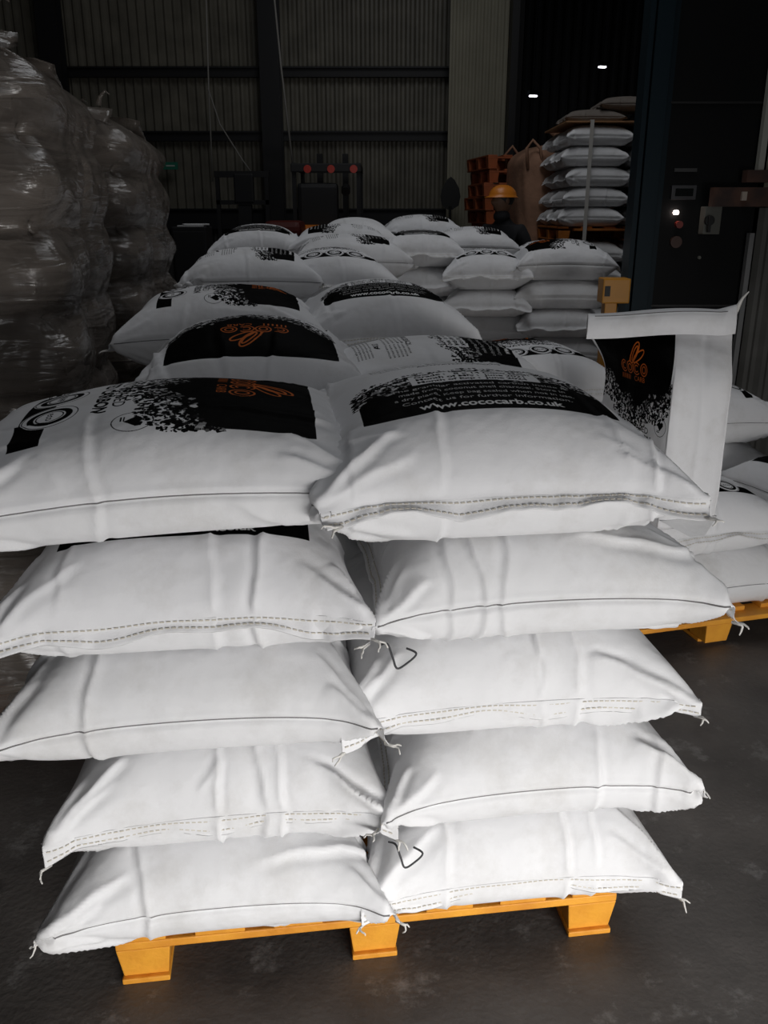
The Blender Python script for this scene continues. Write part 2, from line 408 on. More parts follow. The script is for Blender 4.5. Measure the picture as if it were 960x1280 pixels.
class Sack:
    """meshes of one settled sack: body, stitching at both sewn ends, thread tails, side seams"""
    def __init__(s, seed, k=3, print_mat=None, W=.66, L=.74, NU=30, detail=True, plain=None, crease=1.0, **kw):
        rng = np.random.RandomState(seed + 100)
        P = sim_sack(W=W, L=L, NU=NU, seed=seed, **kw); fr = 2
        P = up_ring(P, k); nl, R, _ = P.shape; nu = R // 2
        s.P = P
        U = np.concatenate([np.arange(nu + 1) / nu, (nu - np.arange(1, nu)) / nu])       # 0..1 across, both faces
        side = np.ones(R); side[nu + 1:] = -1
        n_mid = (nl - 1) - 2 * fr * k
        Vv = (np.arange(nl) - fr * k) / n_mid                                              # 0..1 between the seams
        N = normals(P)
        h = np.zeros((nl, R))
        UU = U[None, :] + 0 * Vv[:, None]; VV = Vv[:, None] + 0 * U[None, :]
        X = UU * W; Y = VV * L
        def line(px, py, ang, length, amp, w, asym=.5, face=None):
            c, sn = math.cos(ang), math.sin(ang)
            t = (X - px) * c + (Y - py) * sn; d = -(X - px) * sn + (Y - py) * c
            d = d + .0045 * np.sin(t * 13 + px * 40) + .0018 * np.sin(t * 60 + py * 90)
            env = np.clip(1 - np.abs(t / (length / 2)) ** 4, 0, 1)
            fl = 1 if asym > .45 else -1
            pr = np.where(d * fl > 0, np.exp(-np.abs(d) / (1.7 * w)), np.exp(-np.abs(d) / (.45 * w))) - .35 * np.exp(-((d * fl + 2.0 * w) / (1.2 * w)) ** 2)
            r = amp * env * pr
            if face is not None: r = r * (side[None, :] == face)
            return r
        # long folds running in from each sewn end, right round the sack
        for e in (0, 1):
            for q in range(rng.randint(3, 5)):
                px = rng.uniform(.12, .88) * W; py = L * (e + (1 - 2 * e) * rng.uniform(.05, .22))
                h += line(px, py, PI / 2 + rng.uniform(-.16, .16), rng.uniform(.26, .5), crease * rng.uniform(.004, .0095), rng.uniform(.005, .009), rng.uniform(.2, .9))
        # cross folds that show on the long sides
        for q in range(rng.randint(2, 4)):
            h += line(rng.choice([.02, .98]) * W, rng.uniform(.12, .88) * L, rng.uniform(-.25, .25), rng.uniform(.25, .55), crease * rng.uniform(.004, .008), .007, rng.uniform(.2, .8))
        for q in range(7):
            h += line(rng.uniform(.05, .95) * W, rng.uniform(.05, .95) * L, rng.uniform(0, PI), rng.uniform(.08, .2), crease * rng.uniform(-.005, .005), rng.uniform(.006, .014), .4, rng.choice([-1, 1]))
        # puckers from the four corners
        for cx in (0, 1):
            for cy in (0, 1):
                for q in range(3):
                    an = rng.uniform(.35, 1.25); ang = math.atan2((1 - 2 * cy) * math.sin(an), (1 - 2 * cx) * math.cos(an))
                    l = rng.uniform(.12, .26)
                    h += line(cx * W + math.cos(ang) * l * .5, cy * L + math.sin(ang) * l * .5, ang, l, crease * rng.uniform(.005, .011), rng.uniform(.006, .011), .9)
        # the folded side gusset: a groove along both long sides
        mid = np.clip(np.sin(np.clip(Vv, 0, 1) * PI) * 2.2, 0, 1)
        dist = np.minimum(UU, 1 - UU) * W
        h += -.011 * mid[:, None] * np.exp(-(dist / .0055) ** 2) + .002 * mid[:, None] * np.exp(-((dist - .012) / .006) ** 2) * (side[None, :] > 0)
        fade = np.clip(np.minimum(Vv, 1 - Vv) * L / .02, 0, 1)[:, None]
        sm = h * fade
        P = P + N * sm[..., None]
        P[..., 2] = np.maximum(P[..., 2], 0.0)
        # wavy sewn flange with a little thickness
        fl_rows = [i for i in range(nl) if i <= fr * k or i >= nl - 1 - fr * k]
        for i in fl_rows:
            d = (fr * k - i) / (fr * k) if i <= fr * k else (i - (nl - 1 - fr * k)) / (fr * k)
            wv = .009 * np.sin(U * 11 + seed) + .006 * np.sin(U * 23 + seed * 2.1) - .010 * (np.abs(U - .5) * 2) ** 4
            P[i, :, 2] += d * wv
            P[i, :, 2] = np.maximum(P[i, :, 2] + side * .0009, .0005 + .0008 * (side > 0))
        s.W, s.L, s.U, s.V, s.nl, s.R, s.nu, s.k, s.fr = W, L, U, Vv, nl, R, nu, k, fr
        idx = np.arange(nl * R).reshape(nl, R)
        F = np.stack([idx[:-1], np.roll(idx, -1, 1)[:-1], np.roll(idx, -1, 1)[1:], idx[1:]], -1)
        F = F.reshape(-1, 4)
        Us = np.concatenate([U, [0.0]])
        u0 = np.tile(U, nl - 1); u1 = np.tile(np.roll(U, -1), nl - 1)
        v0 = np.repeat(Vv[:-1], R); v1 = np.repeat(Vv[1:], R)
        uv = np.stack([u0, v0, u1, v0, u1, v1, u0, v1], -1).astype(np.float32)
        topf = np.tile(np.arange(R) < nu, nl - 1)
        caps = []
        for e in (0, nl - 1):
            for i in range(nu):
                a, b = e * R + i, e * R + i + 1; c, d = e * R + (R - i - 1) % R, e * R + (R - i) % R
                q = [a, d, c, b] if e == 0 else [a, b, c, d]
                q = [x for j, x in enumerate(q) if x not in q[:j]]
                caps.append(q)
        cuv = sum(len(c) for c in caps)
        uvs = np.concatenate([uv.ravel(), np.zeros(cuv * 2, np.float32)])
        mi = np.concatenate([np.where(topf, 1, 0), np.zeros(len(caps), int)]).astype(np.int32)
        s.P = P
        faces = F.tolist() + caps
        s.body = mesh_from('sack_body', P.reshape(-1, 3).tolist(), faces, [plain or M_BLANK, print_mat or M_BLANK], True, uvs, mi)
        s.stitch = s._stitch() if detail else []
        s.tails = s._tails(rng) if detail else []
        s.seam = s._side_seam() if detail else []
    def row(s, i, off, up=1):
        P = s.P; out = []
        for j in range(s.nu + 1):
            p = P[i, j]; out.append(Vector((p[0], p[1], p[2] + off * up)))
        return out
    def _stitch(s):
        res = []; NN = normals(s.P)
        for e in (0, 1):
            V, F = [], []
            for rowi in {4: (2, 6), 3: (1, 4), 2: (1, 3)}[s.k]:
                i = rowi if e == 0 else s.nl - 1 - rowi
                for face in (1, -1):
                    pts = []
                    for j in range(s.nu + 1):
                        q = j if face > 0 else (s.R - j) % s.R
                        pts.append(s.P[i, q] + NN[i, q] * .0010)
                    pts = np.array(pts); seg = np.linalg.norm(np.diff(pts, axis=0), axis=1); cum = np.concatenate([[0], np.cumsum(seg)])
                    t = .008
                    while t < cum[-1] - .012:
                        a = np.array([np.interp(t, cum, pts[:, c]) for c in range(3)]); b = np.array([np.interp(t + .0075, cum, pts[:, c]) for c in range(3)])
                        nn = NN[i, min(int(t / cum[-1] * s.nu), s.nu) if face > 0 else (s.R - min(int(t / cum[-1] * s.nu), s.nu)) % s.R]; ww = np.cross(nn, b - a); w = ww / (np.linalg.norm(ww) + 1e-9) * .0012; z = nn * .0012; o = len(V)
                        V += [a - w, a + w, b + w, b - w, a - w + z, a + w + z, b + w + z, b - w + z]
                        F += [(o + 4, o + 5, o + 6, o + 7), (o, o + 1, o + 5, o + 4), (o + 1, o + 2, o + 6, o + 5), (o + 2, o + 3, o + 7, o + 6), (o + 3, o, o + 4, o + 7)]
                        t += .0115
            res.append(mesh_from('stitching', V, F, M_THREAD))
        return res
    def _tails(s, rng):
        res = []
        for e in (0, 1):
            for side in (0, s.nu):
                i = 0 if e == 0 else s.nl - 1
                p = Vector(s.P[i, side]); dx = -1 if side == 0 else 1; dy = -1 if e == 0 else 1
                V, F = [], []
                for q in range(2):
                    pts = [p + Vector((-dx * .01, -dy * .01, 0))]
                    cur = p.copy(); d = Vector((dx * rng.uniform(.3, 1), dy * rng.uniform(.2, 1), rng.uniform(-.2, .6))).normalized()
                    for t in range(5):
                        cur = cur + d * rng.uniform(.003, .0085); pts.append(cur.copy())
                        d = (d + Vector((rng.uniform(-.8, .8), rng.uniform(-.8, .8), rng.uniform(-.9, .3)))).normalized()
                    for pt in pts: pt.z = max(pt.z, .003)
                    v, f = tube_mesh(pts, [.003, .0028, .0022, .002, .0018, .0012], 5)
                    o = len(V); V += v; F += [tuple(x + o for x in g) for g in f]
                res.append(mesh_from('thread_tail', V, F, M_TAPE, True))
        return res
    def _side_seam(s):
        res = []
        for j in (0, s.nu):
            rows = range(s.fr * s.k + 2, s.nl - s.fr * s.k - 2, 2)
            v, f = tube_mesh([Vector(s.P[i, j]) + Vector((-.0008 if j == 0 else .0008, 0, 0)) for i in rows], .0019, 5); res.append(mesh_from('side_seam', v, f, M_SEAM))
        return res
    def place(s, loc, rz, label, group, tilt=(0, 0), print_mat=None, full=True, name='sack'):
        body = s.body
        if print_mat is M_DUSTY:
            if (id(s), 'dusty') not in VARIANTS:
                b = body.copy(); b.materials[0] = M_DUSTY; b.materials[1] = M_DUSTY; VARIANTS[(id(s), 'dusty')] = b
            body = VARIANTS[(id(s), 'dusty')]; print_mat = None
        if print_mat is not None and body.materials[1] != print_mat:
            key = (id(s), print_mat.name)
            if key not in VARIANTS:
                b = body.copy(); b.materials[1] = print_mat; VARIANTS[key] = b
            body = VARIANTS[key]
        o = bpy.data.objects.new(name, body); COL.objects.link(o); o.location = loc
        o.rotation_euler = (tilt[0], tilt[1], rz)
        tag(o, label, 'sack', group)
        if full:
            for m in s.stitch: tag(link('stitching', m, o), kind='stuff')
            for m in s.tails: link('thread_tail', m, o)
            for m in s.seam: link('side_seam', m, o)
        return o
VARIANTS = {}

# ------------------------------------------------------------------ the building
M_FLOOR = bpy.data.materials.new('worn_dark_concrete'); M_FLOOR.use_nodes = True
def floor_nodes(m):
    nt = m.node_tree; L = nt.links.new; N = nt.nodes.new; b = nt.nodes['Principled BSDF']
    tc = N('ShaderNodeTexCoord')
    n1 = N('ShaderNodeTexNoise'); n1.inputs['Scale'].default_value = 1.6; n1.inputs['Detail'].default_value = 10; n1.inputs['Roughness'].default_value = .65; L(tc.outputs['Object'], n1.inputs['Vector'])
    r1 = N('ShaderNodeValToRGB'); e = r1.color_ramp.elements; e[0].position = .3; e[0].color = (.030, .027, .026, 1); e[1].position = .72; e[1].color = (.150, .135, .124, 1); L(n1.outputs[0], r1.inputs[0])
    n2 = N('ShaderNodeTexNoise'); n2.inputs['Scale'].default_value = 5.5; n2.inputs['Detail'].default_value = 8; n2.inputs['Roughness'].default_value = .75; L(tc.outputs['Object'], n2.inputs['Vector'])
    r2 = N('ShaderNodeValToRGB'); e = r2.color_ramp.elements; e[0].position = .56; e[0].color = (0, 0, 0, 1); e[1].position = .80; e[1].color = (1, 1, 1, 1); L(n2.outputs[0], r2.inputs[0])
    mx = N('ShaderNodeMix'); mx.data_type = 'RGBA'; L(r2.outputs[0], mx.inputs[0]); L(r1.outputs[0], mx.inputs[6]); mx.inputs[7].default_value = (.34, .33, .32, 1)
    n3 = N('ShaderNodeTexNoise'); n3.inputs['Scale'].default_value = 3.1; n3.inputs['Detail'].default_value = 5; n3.inputs['Distortion'].default_value = .4
    mp = N('ShaderNodeMapping'); mp.inputs['Location'].default_value = (9, 4, 2); L(tc.outputs['Object'], mp.inputs[0]); L(mp.outputs[0], n3.inputs['Vector'])
    r3 = N('ShaderNodeValToRGB'); e = r3.color_ramp.elements; e[0].position = .24; e[0].color = (0, 0, 0, 1); e[1].position = .34; e[1].color = (1, 1, 1, 1); L(n3.outputs[0], r3.inputs[0])
    m2 = N('ShaderNodeMix'); m2.data_type = 'RGBA'; L(r3.outputs[0], m2.inputs[0]); m2.inputs[6].default_value = (.012, .012, .012, 1); L(mx.outputs[2], m2.inputs[7])
    L(m2.outputs[2], b.inputs['Base Color'])
    rr = N('ShaderNodeMapRange'); rr.inputs['To Min'].default_value = .35; rr.inputs['To Max'].default_value = .75; L(n2.outputs[0], rr.inputs['Value']); L(rr.outputs[0], b.inputs['Roughness'])
    bp = N('ShaderNodeBump'); bp.inputs['Strength'].default_value = .35; bp.inputs['Distance'].default_value = .004
    n4 = N('ShaderNodeTexNoise'); n4.inputs['Scale'].default_value = 70; n4.inputs['Detail'].default_value = 5; L(tc.outputs['Object'], n4.inputs['Vector']); L(n4.outputs[0], bp.inputs['Height']); L(bp.outputs[0], b.inputs['Normal'])
floor_nodes(M_FLOOR)
FX0, FX1, FY0, FY1, HC = -7.5, 8.5, -3.2, 20.2, 7.2
fl = MB().box(((FX0 + FX1) / 2, (FY0 + FY1) / 2, -.1), (FX1 - FX0, FY1 - FY0, .2)).done('floor', M_FLOOR); tag(fl, kind='structure')

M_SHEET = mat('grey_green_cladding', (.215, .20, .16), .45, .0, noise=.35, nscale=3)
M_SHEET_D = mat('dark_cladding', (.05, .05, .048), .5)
M_BEIGE = mat('beige_cladding', (.36, .34, .255), .55, noise=.2, nscale=2)
M_STEEL = mat('dark_steel', (.018, .018, .02), .5, .3)
def corrugated(x0, x1, z0, z1, y, pitch=.12, depth=.03, axis='x'):
    V, F = [], []; n = int((x1 - x0) / (pitch / 4))
    prof = [0, 0, 1, 1]
    for i in range(n + 1):
        x = x0 + (x1 - x0) * i / n; d = prof[i % 4] * depth
        for z in (z0, z1): V.append((x, y - d, z) if axis == 'x' else (y + d, x, z))
    for i in range(n): F.append((2 * i, 2 * i + 2, 2 * i + 3, 2 * i + 1))
    # a back skin gives the sheet its thickness
    o = len(V)
    for (x, z) in ((x0, z0), (x1, z0), (x1, z1), (x0, z1)): V.append((x, y + .06, z) if axis == 'x' else (y - .06, x, z))
    F.append((o, o + 1, o + 2, o + 3)[::-1]); F.append((0, 1, o + 3, o)); F.append((2 * n, o + 1, o + 2, 2 * n + 1))
    F.append((o, o + 1, 2 * n, 0)); F.append((o + 3, 1, 2 * n + 1, o + 2))
    return V, F
YW = 13.0
def struct(name, me): return tag(link(name, me), kind='structure')
def smesh(name, vf, m): return mesh_from(name, vf[0], vf[1], m)
wall = tag(empty('wall_back', (0, 0, 0)), kind='structure')
# cladding sheets between the girts
zs = [0, 1.48, 2.55, 3.34, 4.40, 5.6, HC]
for a, b in zip(zs[:-1], zs[1:]):
    for xa, xb in ((FX0, -4.3), (-4.3, -1.45), (-1.45, .95)):
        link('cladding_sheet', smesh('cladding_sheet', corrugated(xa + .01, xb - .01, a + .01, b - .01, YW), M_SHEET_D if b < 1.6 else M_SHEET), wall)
gm = None
for k, z in enumerate((1.50, 2.57, 3.36, 4.42, 5.6)):
    h = .26 if k == 0 else .11
    g = MB().box(((FX0 + .95) / 2, YW - .10, z), (.95 - FX0, .10, h)).box(((FX0 + .95) / 2, YW - .17, z + h / 2), (.95 - FX0, .07, .02))
    g.done('girt', M_STEEL, wall)
for x in (-4.35, -1.5):
    c = MB().box((x, YW - .2, HC / 2), (.26, .04, HC)).box((x, YW - .42, HC / 2), (.26, .04, HC)).box((x, YW - .31, HC / 2), (.03, .2, HC))
    tag(c.done('trim_1' if x < -3 else 'trim_2', M_STEEL), kind='structure')
tag(link('trim_3', smesh('trim_3', corrugated(.84, 1.58, 0, HC, 12.35, .085, .012), M_BEIGE)), kind='structure')
tag(MB().box((1.63, 12.2, HC / 2), (.09, .3, HC)).done('trim_4', M_STEEL), kind='structure')
struct('wall_far', smesh('wall_far', corrugated(.9, FX1, 0, HC, FY1 - .1, .2, .03), M_SHEET_D))
struct('wall_left', smesh('wall_left', corrugated(FY0, YW, 0, HC, FX0, .2, .03, 'y'), M_SHEET_D))
struct('wall_right', smesh('wall_right', corrugated(FY0, FY1, 0, HC, FX1, .2, .03, 'y'), M_SHEET_D))
tag(MB().box(((FX0 + FX1) / 2, (FY0 + FY1) / 2, HC + .05), (FX1 - FX0, FY1 - FY0, .1)).done('ceiling', M_SHEET_D), kind='structure')
# front wall with the open loading door behind the photographer
w = MB().box((-4.2, FY0 + .05, HC / 2), (6.6, .1, HC)).box((5.5, FY0 + .05, HC / 2), (6.0, .1, HC)).box((.8, FY0 + .05, (HC + 3.4) / 2), (3.4, .1, HC - 3.4))
tag(w.done('wall_front', M_SHEET_D), kind='structure')
# cladding bay to the right with its edge flashing and rusty rail
M_RSHEET = mat('grey_cladding', (.20, .195, .18), .5, noise=.3, nscale=4)
rw = tag(empty('wall_bay', (0, 0, 0)), kind='structure')
YR = 5.75
link('cladding_sheet', smesh('cladding_sheet', corrugated(2.33, 5.2, 1.72, HC, YR, .16, .03), M_BEIGE), rw)
link('cladding_sheet', smesh('cladding_sheet', corrugated(2.33, 5.2, 0, 1.60, YR, .11, .03), M_RSHEET), rw)
MB().box((2.30, YR - .06, 2.9), (.035, .05, 2.3)).done('edge_flashing', mat('pale_flashing', (.45, .45, .40), .5), rw)
MB().box((2.30, YR - .06, .95), (.03, .05, 1.0)).done('edge_flashing', mat('grey_flashing', (.28, .28, .28), .5), rw)
M_RUST = mat('rusty_rail', (.12, .055, .035), .75, color2=(.05, .03, .025), nscale=9)
MB().box((3.55, YR - .10, 1.78), (2.7, .08, .07)).box((3.43, YR - .16, 1.66), (2.88, .07, .11)).done('rail', M_RUST, rw)
MB().box((2.17, YR - .20, 1.665), (.03, .03, .05)).done('bracket', mat('bracket_zinc', (.5, .42, .35), .5), rw)

# ------------------------------------------------------------------ pallets
M_WOOD = mat('orange_painted_wood', (.80, .36, .034), .55, color2=(.60, .225, .02), nscale=7, bump=.25, bscale=45)
M_WOOD2 = mat('orange_painted_wood_dark', (.60, .20, .03), .6, color2=(.36, .11, .02), nscale=7, bump=.25, bscale=45)
_pm = {}
def pallet_mesh(key, dims, m, taper=None):
    k = (key, m.name)
    if k not in _pm:
        o = MB().box((0, 0, 0), dims, bev=.003, taper=taper); me = bpy.data.meshes.new(key); o.bm.to_mesh(me); o.bm.free(); me.materials.append(m); _pm[k] = me
    return _pm[k]
def make_pallet(loc, rz, label, group=None, W=1.10, D=1.20, H=.13, m=None, boards=7, simple=False):
    m = m or M_WOOD
    t = empty('pallet', loc, rz, label, 'pallet', group)
    bw = .105
    deck = pallet_mesh('deck_board', (bw, D, .018), m); sk = pallet_mesh('skid', (.10, D, .014), m)
    blk = pallet_mesh('block', (.112, .12, H - .018 - .020 - .014), m, taper=.84); st = pallet_mesh('stringer', (W, .10, .020), m)
    for i in range(boards): link('deck_board', deck, t, (bw / 2 + (W - bw) * i / (boards - 1), D / 2, H - .009))
    for y in (.05, D / 2, D - .05): link('stringer', st, t, (W / 2, y, H - .018 - .010))
    for x in (.056, W / 2, W - .056):
        link('skid', sk, t, (x, D / 2, .007))
        for y in (.06, D / 2, D - .06): link('block', blk, t, (x, y, .014 + (H - .052) / 2))
    return t

# ------------------------------------------------------------------ sack stock
OX, OY, A0 = -.565, 1.418, math.radians(7.5)
def fr_(u, v, ox=OX, oy=OY, a=A0):
    return ox + u * math.cos(a) - v * math.sin(a), oy + u * math.sin(a) + v * math.cos(a)
SIDE_R, SIDE_L, ENDF, ENDB = -PI / 2, PI / 2, 0.0, PI    # print top points right / left / away / to camera

# first stack: every sack settled on its own
HT = .213
stack1 = []
def hero(seed, u, v, z, kind, label, pm, T=.215, tilt=(0, 0), dome=0, yaw=0, **kw):
    s = Sack(seed, k=4, NU=34, print_mat=pm, T=T, dome=dome, **kw)
    x, y = fr_(u, v)
    return s.place((x, y, z), A0 + kind + yaw, label, 'sacks of the nearest stack', tilt), s
PT = .131
def pallet1():
    make_pallet((OX, OY, 0), A0, 'orange wooden pallet under the nearest stack of white sacks', 'pallets under the sacks')
pallet1()
L = [.131, .345, .572, .787, 1.003]; Rz = [.131, .345, .560, .772, .985]
hero(11, .225, .235, L[0], SIDE_R, 'bottom sack at the left of the nearest stack, long side to the front', None, T=.212, seamz=.3, W=.68, L=.73)
hero(12, .250, .31, L[1], ENDF, 'stitched-end sack in the second layer, left column of the nearest stack', None, T=.222, seamz=.26, W=.70, L=.78)
hero(13, .195, .225, L[2], SIDE_R, 'plain-sided sack in the third layer, left column of the nearest stack', None, T=.212, seamz=.3)
hero(14, .205, .29, L[3], ENDF, 'stitched-end sack in the fourth layer, directly under the top left sack', M_BACK, T=.213, seamz=.3, W=.70, L=.76)
hero(15, .160, .285, L[4] + .008, SIDE_R, 'big top left sack of the nearest stack, print turned sideways', M_FRONT, tilt=(.045, 0), T=.226, dome=.10, seamz=.3, W=.72, L=.84, crease=.8)
hero(21, .860, .285, Rz[0], ENDF, 'bottom sack at the right of the nearest stack, stitched end to the front', None, T=.212, seamz=.25, W=.71, L=.76)
hero(22, .895, .235, Rz[1], SIDE_L, 'plain-sided sack in the second layer, right column of the nearest stack', None, T=.212, L=.70)
hero(23, .840, .305, Rz[2], ENDF, 'stitched-end sack in the third layer, right column of the nearest stack', None, T=.210, seamz=.27, W=.74, L=.77)
hero(24, .885, .235, Rz[3], SIDE_L, 'plain-sided sack in the fourth layer, directly under the top right sack', None, T=.212, L=.71)
hero(25, .785, .300, Rz[4], ENDF, 'big top right sack of the nearest stack, stitched end and black arc to the front', M_BACK, T=.268, dome=.10, seamz=.32, W=.74, L=.82, crease=.9)

# shared sacks for the other stacks: two flat ones, three crowned ones
FA = Sack(31, k=2, T=.215, seamz=.35); FB = Sack(32, k=2, T=.215, seamz=.25)
TA = Sack(33, k=3, T=.26, dome=.10, crease=.8); TB = Sack(34, k=3, T=.26, dome=.09, crease=.8); TC = Sack(35, k=3, T=.28, dome=.12, crease=.8)
FLAT = [FA, FB]; TOP = [TA, TB, TC]
def column(x, y, a, n, z0, dz, top, words, group, faces=None, full_top=True, seed=0, topsack=None, pm_under=None):
    """n layers under one crowned sack. top = (kind, print, label)"""
    rr = random.Random(seed)
    for k in range(n - 1):
        kind = [ENDF, SIDE_R][k % 2] if faces is None else faces[k % len(faces)]; vo = (.0 if kind in (ENDF, ENDB) else 0)
        s = rr.choice(FLAT)
        o = s.place((x + rr.uniform(-.02, .02), y + rr.uniform(-.02, .02), z0 + k * dz), a + kind + rr.uniform(-.04, .04),
                ('%s-layer sack %s' if k else '%s sack %s') % (ORD[k], words), group, (0, 0), M_BLANK, full=False)
        o.scale = (1, 1, dz / .215)
    kind, pm, lab = top
    s = topsack or rr.choice(TOP)
    return s.place((x, y, z0 + (n - 1) * dz), a + kind, lab, group, (0, 0), pm, full=full_top)

# rear row on the first pallet
x, y = fr_(.33, .94)
column(x, y, A0, 5, PT, .222, (ENDB, M_FRONT, 'sack behind the top left one, upside-down black print with orange logo'), 'in the left column, back row of the nearest pallet', 'sacks of the nearest stack', seed=1, topsack=TC, faces=[ENDF, SIDE_R])
x, y = fr_(.84, 1.02)
column(x, y, A0, 5, PT, .208, (SIDE_L, M_BACK, 'sack behind the top right one, outlined logo at its left end'), 'in the right column, back row of the nearest pallet', 'sacks of the nearest stack', seed=2, topsack=TA, faces=[SIDE_R, ENDF])
LFR = [SIDE_R, ENDF]; RFR = [ENDF, SIDE_R]
def load(ox, oy, a, spec, group):
    for (u, v, n, dz, top, w_, sd, ts, ph) in spec:
        x, y = fr_(u, v, ox, oy, a); column(x, y, a, n, PT, dz, top, w_, group, seed=sd, topsack=ts, faces=ph)
# second pallet of the row
ox, oy = fr_(.0, 1.5)
make_pallet((ox, oy, 0), A0, 'orange pallet second in the row, hidden behind the nearest stack', 'pallets under the sacks')
load(ox, oy, A0, [
    (.22, .25, 5, .233, (SIDE_R, M_FRONT, 'top sack third back in the left line, orange logo print turned sideways'), 'front left of the second stack', 3, TB, LFR),
    (.79, .34, 5, .230, (ENDF, M_BACK, 'top sack behind the outlined logo one, black arc and white label to the front'), 'front right of the second stack', 4, TC, RFR),
    (.24, .94, 5, .218, (ENDF, M_BACK, 'top sack at the back left of the second stack'), 'back left of the second stack', 5, TA, RFR),
    (.86, .98, 5, .210, (SIDE_R, M_FRONT, 'top sack at the back right of the second stack'), 'back right of the second stack', 6, TB, LFR)], 'sacks of the second stack in the row')
# third pallet
ox, oy = fr_(.02, 3.0)
make_pallet((ox, oy, 0), A0, 'orange pallet third in the row, hidden under white sacks', 'pallets under the sacks')
load(ox, oy, A0, [
    (.28, .25, 6, .202, (SIDE_L, M_BACK, 'top sack fourth back in the left line, print running down its left end'), 'front left of the third stack', 7, TA, LFR),
    (.71, .33, 6, .197, (ENDF, M_FRONT, 'top sack with three round badges facing the camera, middle of the row'), 'front right of the third stack', 8, TC, RFR),
    (.26, .94, 6, .196, (ENDF, M_FRONT, 'top sack at the back left of the third stack'), 'back left of the third stack', 9, TB, RFR),
    (.86, .98, 6, .212, (SIDE_L, M_BACK, 'top sack behind the badge one, black print at its right end'), 'back right of the third stack', 10, TB, LFR)], 'sacks of the third stack in the row')
# fourth pallet
a4 = math.radians(3); ox, oy = -1.12, 5.95
make_pallet((ox, oy, 0), a4, 'orange pallet fourth in the row, hidden under white sacks', 'pallets under the sacks')
load(ox, oy, a4, [
    (.28, .30, 6, .218, (ENDF, M_BACK, 'far left top sack with a black arc, near the parked forklift'), 'front left of the fourth stack', 11, TC, RFR),
    (.84, .25, 6, .222, (SIDE_R, M_BACK, 'top sack in front of the farthest right pile'), 'front right of the fourth stack', 12, TA, LFR),
    (.95, .94, 6, .226, (ENDB, M_BLANK, 'top sack on the tall far pile beside the orange forklift body'), 'back right of the fourth stack', 14, TC, RFR)], 'sacks of the fourth stack in the row')
# fifth pallet
ox, oy = -.55, 7.45
make_pallet((ox, oy, 0), a4, 'orange pallet fifth in the row, at the far end', 'pallets under the sacks')
load(ox, oy, a4, [
    (.24, .30, 6, .200, (ENDF, M_FRONT, 'top sack at the left of the farthest stack'), 'at the left of the farthest stack', 15, TB, RFR),
    (.88, .30, 6, .234, (SIDE_L, M_BACK, 'farthest top sack in the row, black print at its right end'), 'at the right of the farthest stack', 16, TA, LFR)], 'sacks of the fifth stack in the row')
# middle pile between the row and the pair on the right
G6n = 'sacks of the middle pile'
make_pallet((-.06, 6.35, 0), 0, 'orange pallet under the narrow middle pile of sacks', 'pallets under the sacks', W=.62, D=.80, boards=4)
column(.27, 6.85, 0, 6, PT, .213, (ENDF, M_BACK, 'top sack of the narrow middle pile, dark arc facing the camera'), 'of the narrow middle pile', G6n, seed=21, topsack=TB, faces=[ENDF])
# pair of columns on the right
G7n = 'sacks of the right-hand pair of columns'
a7 = math.radians(-2)
make_pallet((.40, 6.2, 0), a7, 'orange pallet under the right-hand pair of sack columns', 'pallets under the sacks', W=1.15, D=1.3)
for (x, y, n, dz, top, w_, sd, ts, ph) in [
    (.74, 6.60, 6, .184, (ENDF, M_FRONT, 'top left sack of the right-hand pair, badges over its grey end'), 'front left of the right-hand pair of columns', 22, TC, RFR),
    (1.29, 6.55, 6, .197, (SIDE_L, M_FRONT, 'top right sack of the right-hand pair, black print at its left'), 'front right of the right-hand pair of columns', 23, TC, LFR),
    (.70, 7.26, 6, .216, (SIDE_L, M_BACK, 'white domed sack behind the right-hand pair, thin outlined logo'), 'back left of the right-hand pair of columns', 24, TA, LFR),
    (1.33, 7.22, 6, .196, (ENDF, M_FRONT, 'top sack at the back right of the right-hand pair'), 'back right of the right-hand pair of columns', 25, TB, RFR)]:
    column(x, y, a7, n, PT, dz, top, w_, G7n, faces=ph, seed=sd, topsack=ts)

# low pallet at the right edge
aR = math.radians(15); rx, ry = .62, 2.78; G8n = 'sacks on the low pallet at the right'
make_pallet((rx, ry, 0), aR, 'orange pallet of the low load at the right edge', 'pallets under the sacks', W=1.35, D=1.3, boards=8)
def rp(u, v): return fr_(u, v, rx, ry, aR)
x, y = rp(.78, .30); FB.place((x, y, PT), aR + SIDE_R, 'bottom sack at the front of the low right pallet, long side showing', G8n)
FB.place((rp(.12, .32)[0], rp(.12, .32)[1], PT), aR + ENDF, 'bottom sack of the low right pallet hidden behind the nearest stack', G8n)
x, y = rp(.66, .36); TA.place((x, y, PT + .213), aR + ENDF, 'stitched sack with round badges on the low right pallet', G8n, print_mat=M_FRONT)
FA.place((rp(.10, .36)[0], rp(.10, .36)[1], PT + .213), aR + ENDF, 'sack under the standing open-topped one', G8n, print_mat=M_BACK, full=False)
for (u, v, n, kind, pm, lab, w_, sd, ts) in [
    (.30, 1.08, 4, ENDF, M_FRONT, 'sack behind the standing one, at its left side', 'back left of the low right pallet', 31, TB),
    (1.12, 1.02, 3, SIDE_L, M_FRONT, 'sack at the right edge behind the standing one, black print on top', 'back right of the low right pallet', 32, TC)]:
    x, y = rp(u, v); column(x, y, aR, n, PT, .212, (kind, pm, lab), w_, G8n, seed=sd, topsack=ts)
x, y = rp(1.34, .34)
FA.place((x, y, PT), aR + SIDE_L, 'bottom sack cut off by the right edge of the photo', G8n, print_mat=M_BACK)
TB.place((x + .06, y + .02, PT + .213), aR + ENDF, 'upper sack cut off by the right edge of the photo', G8n, print_mat=M_FRONT)
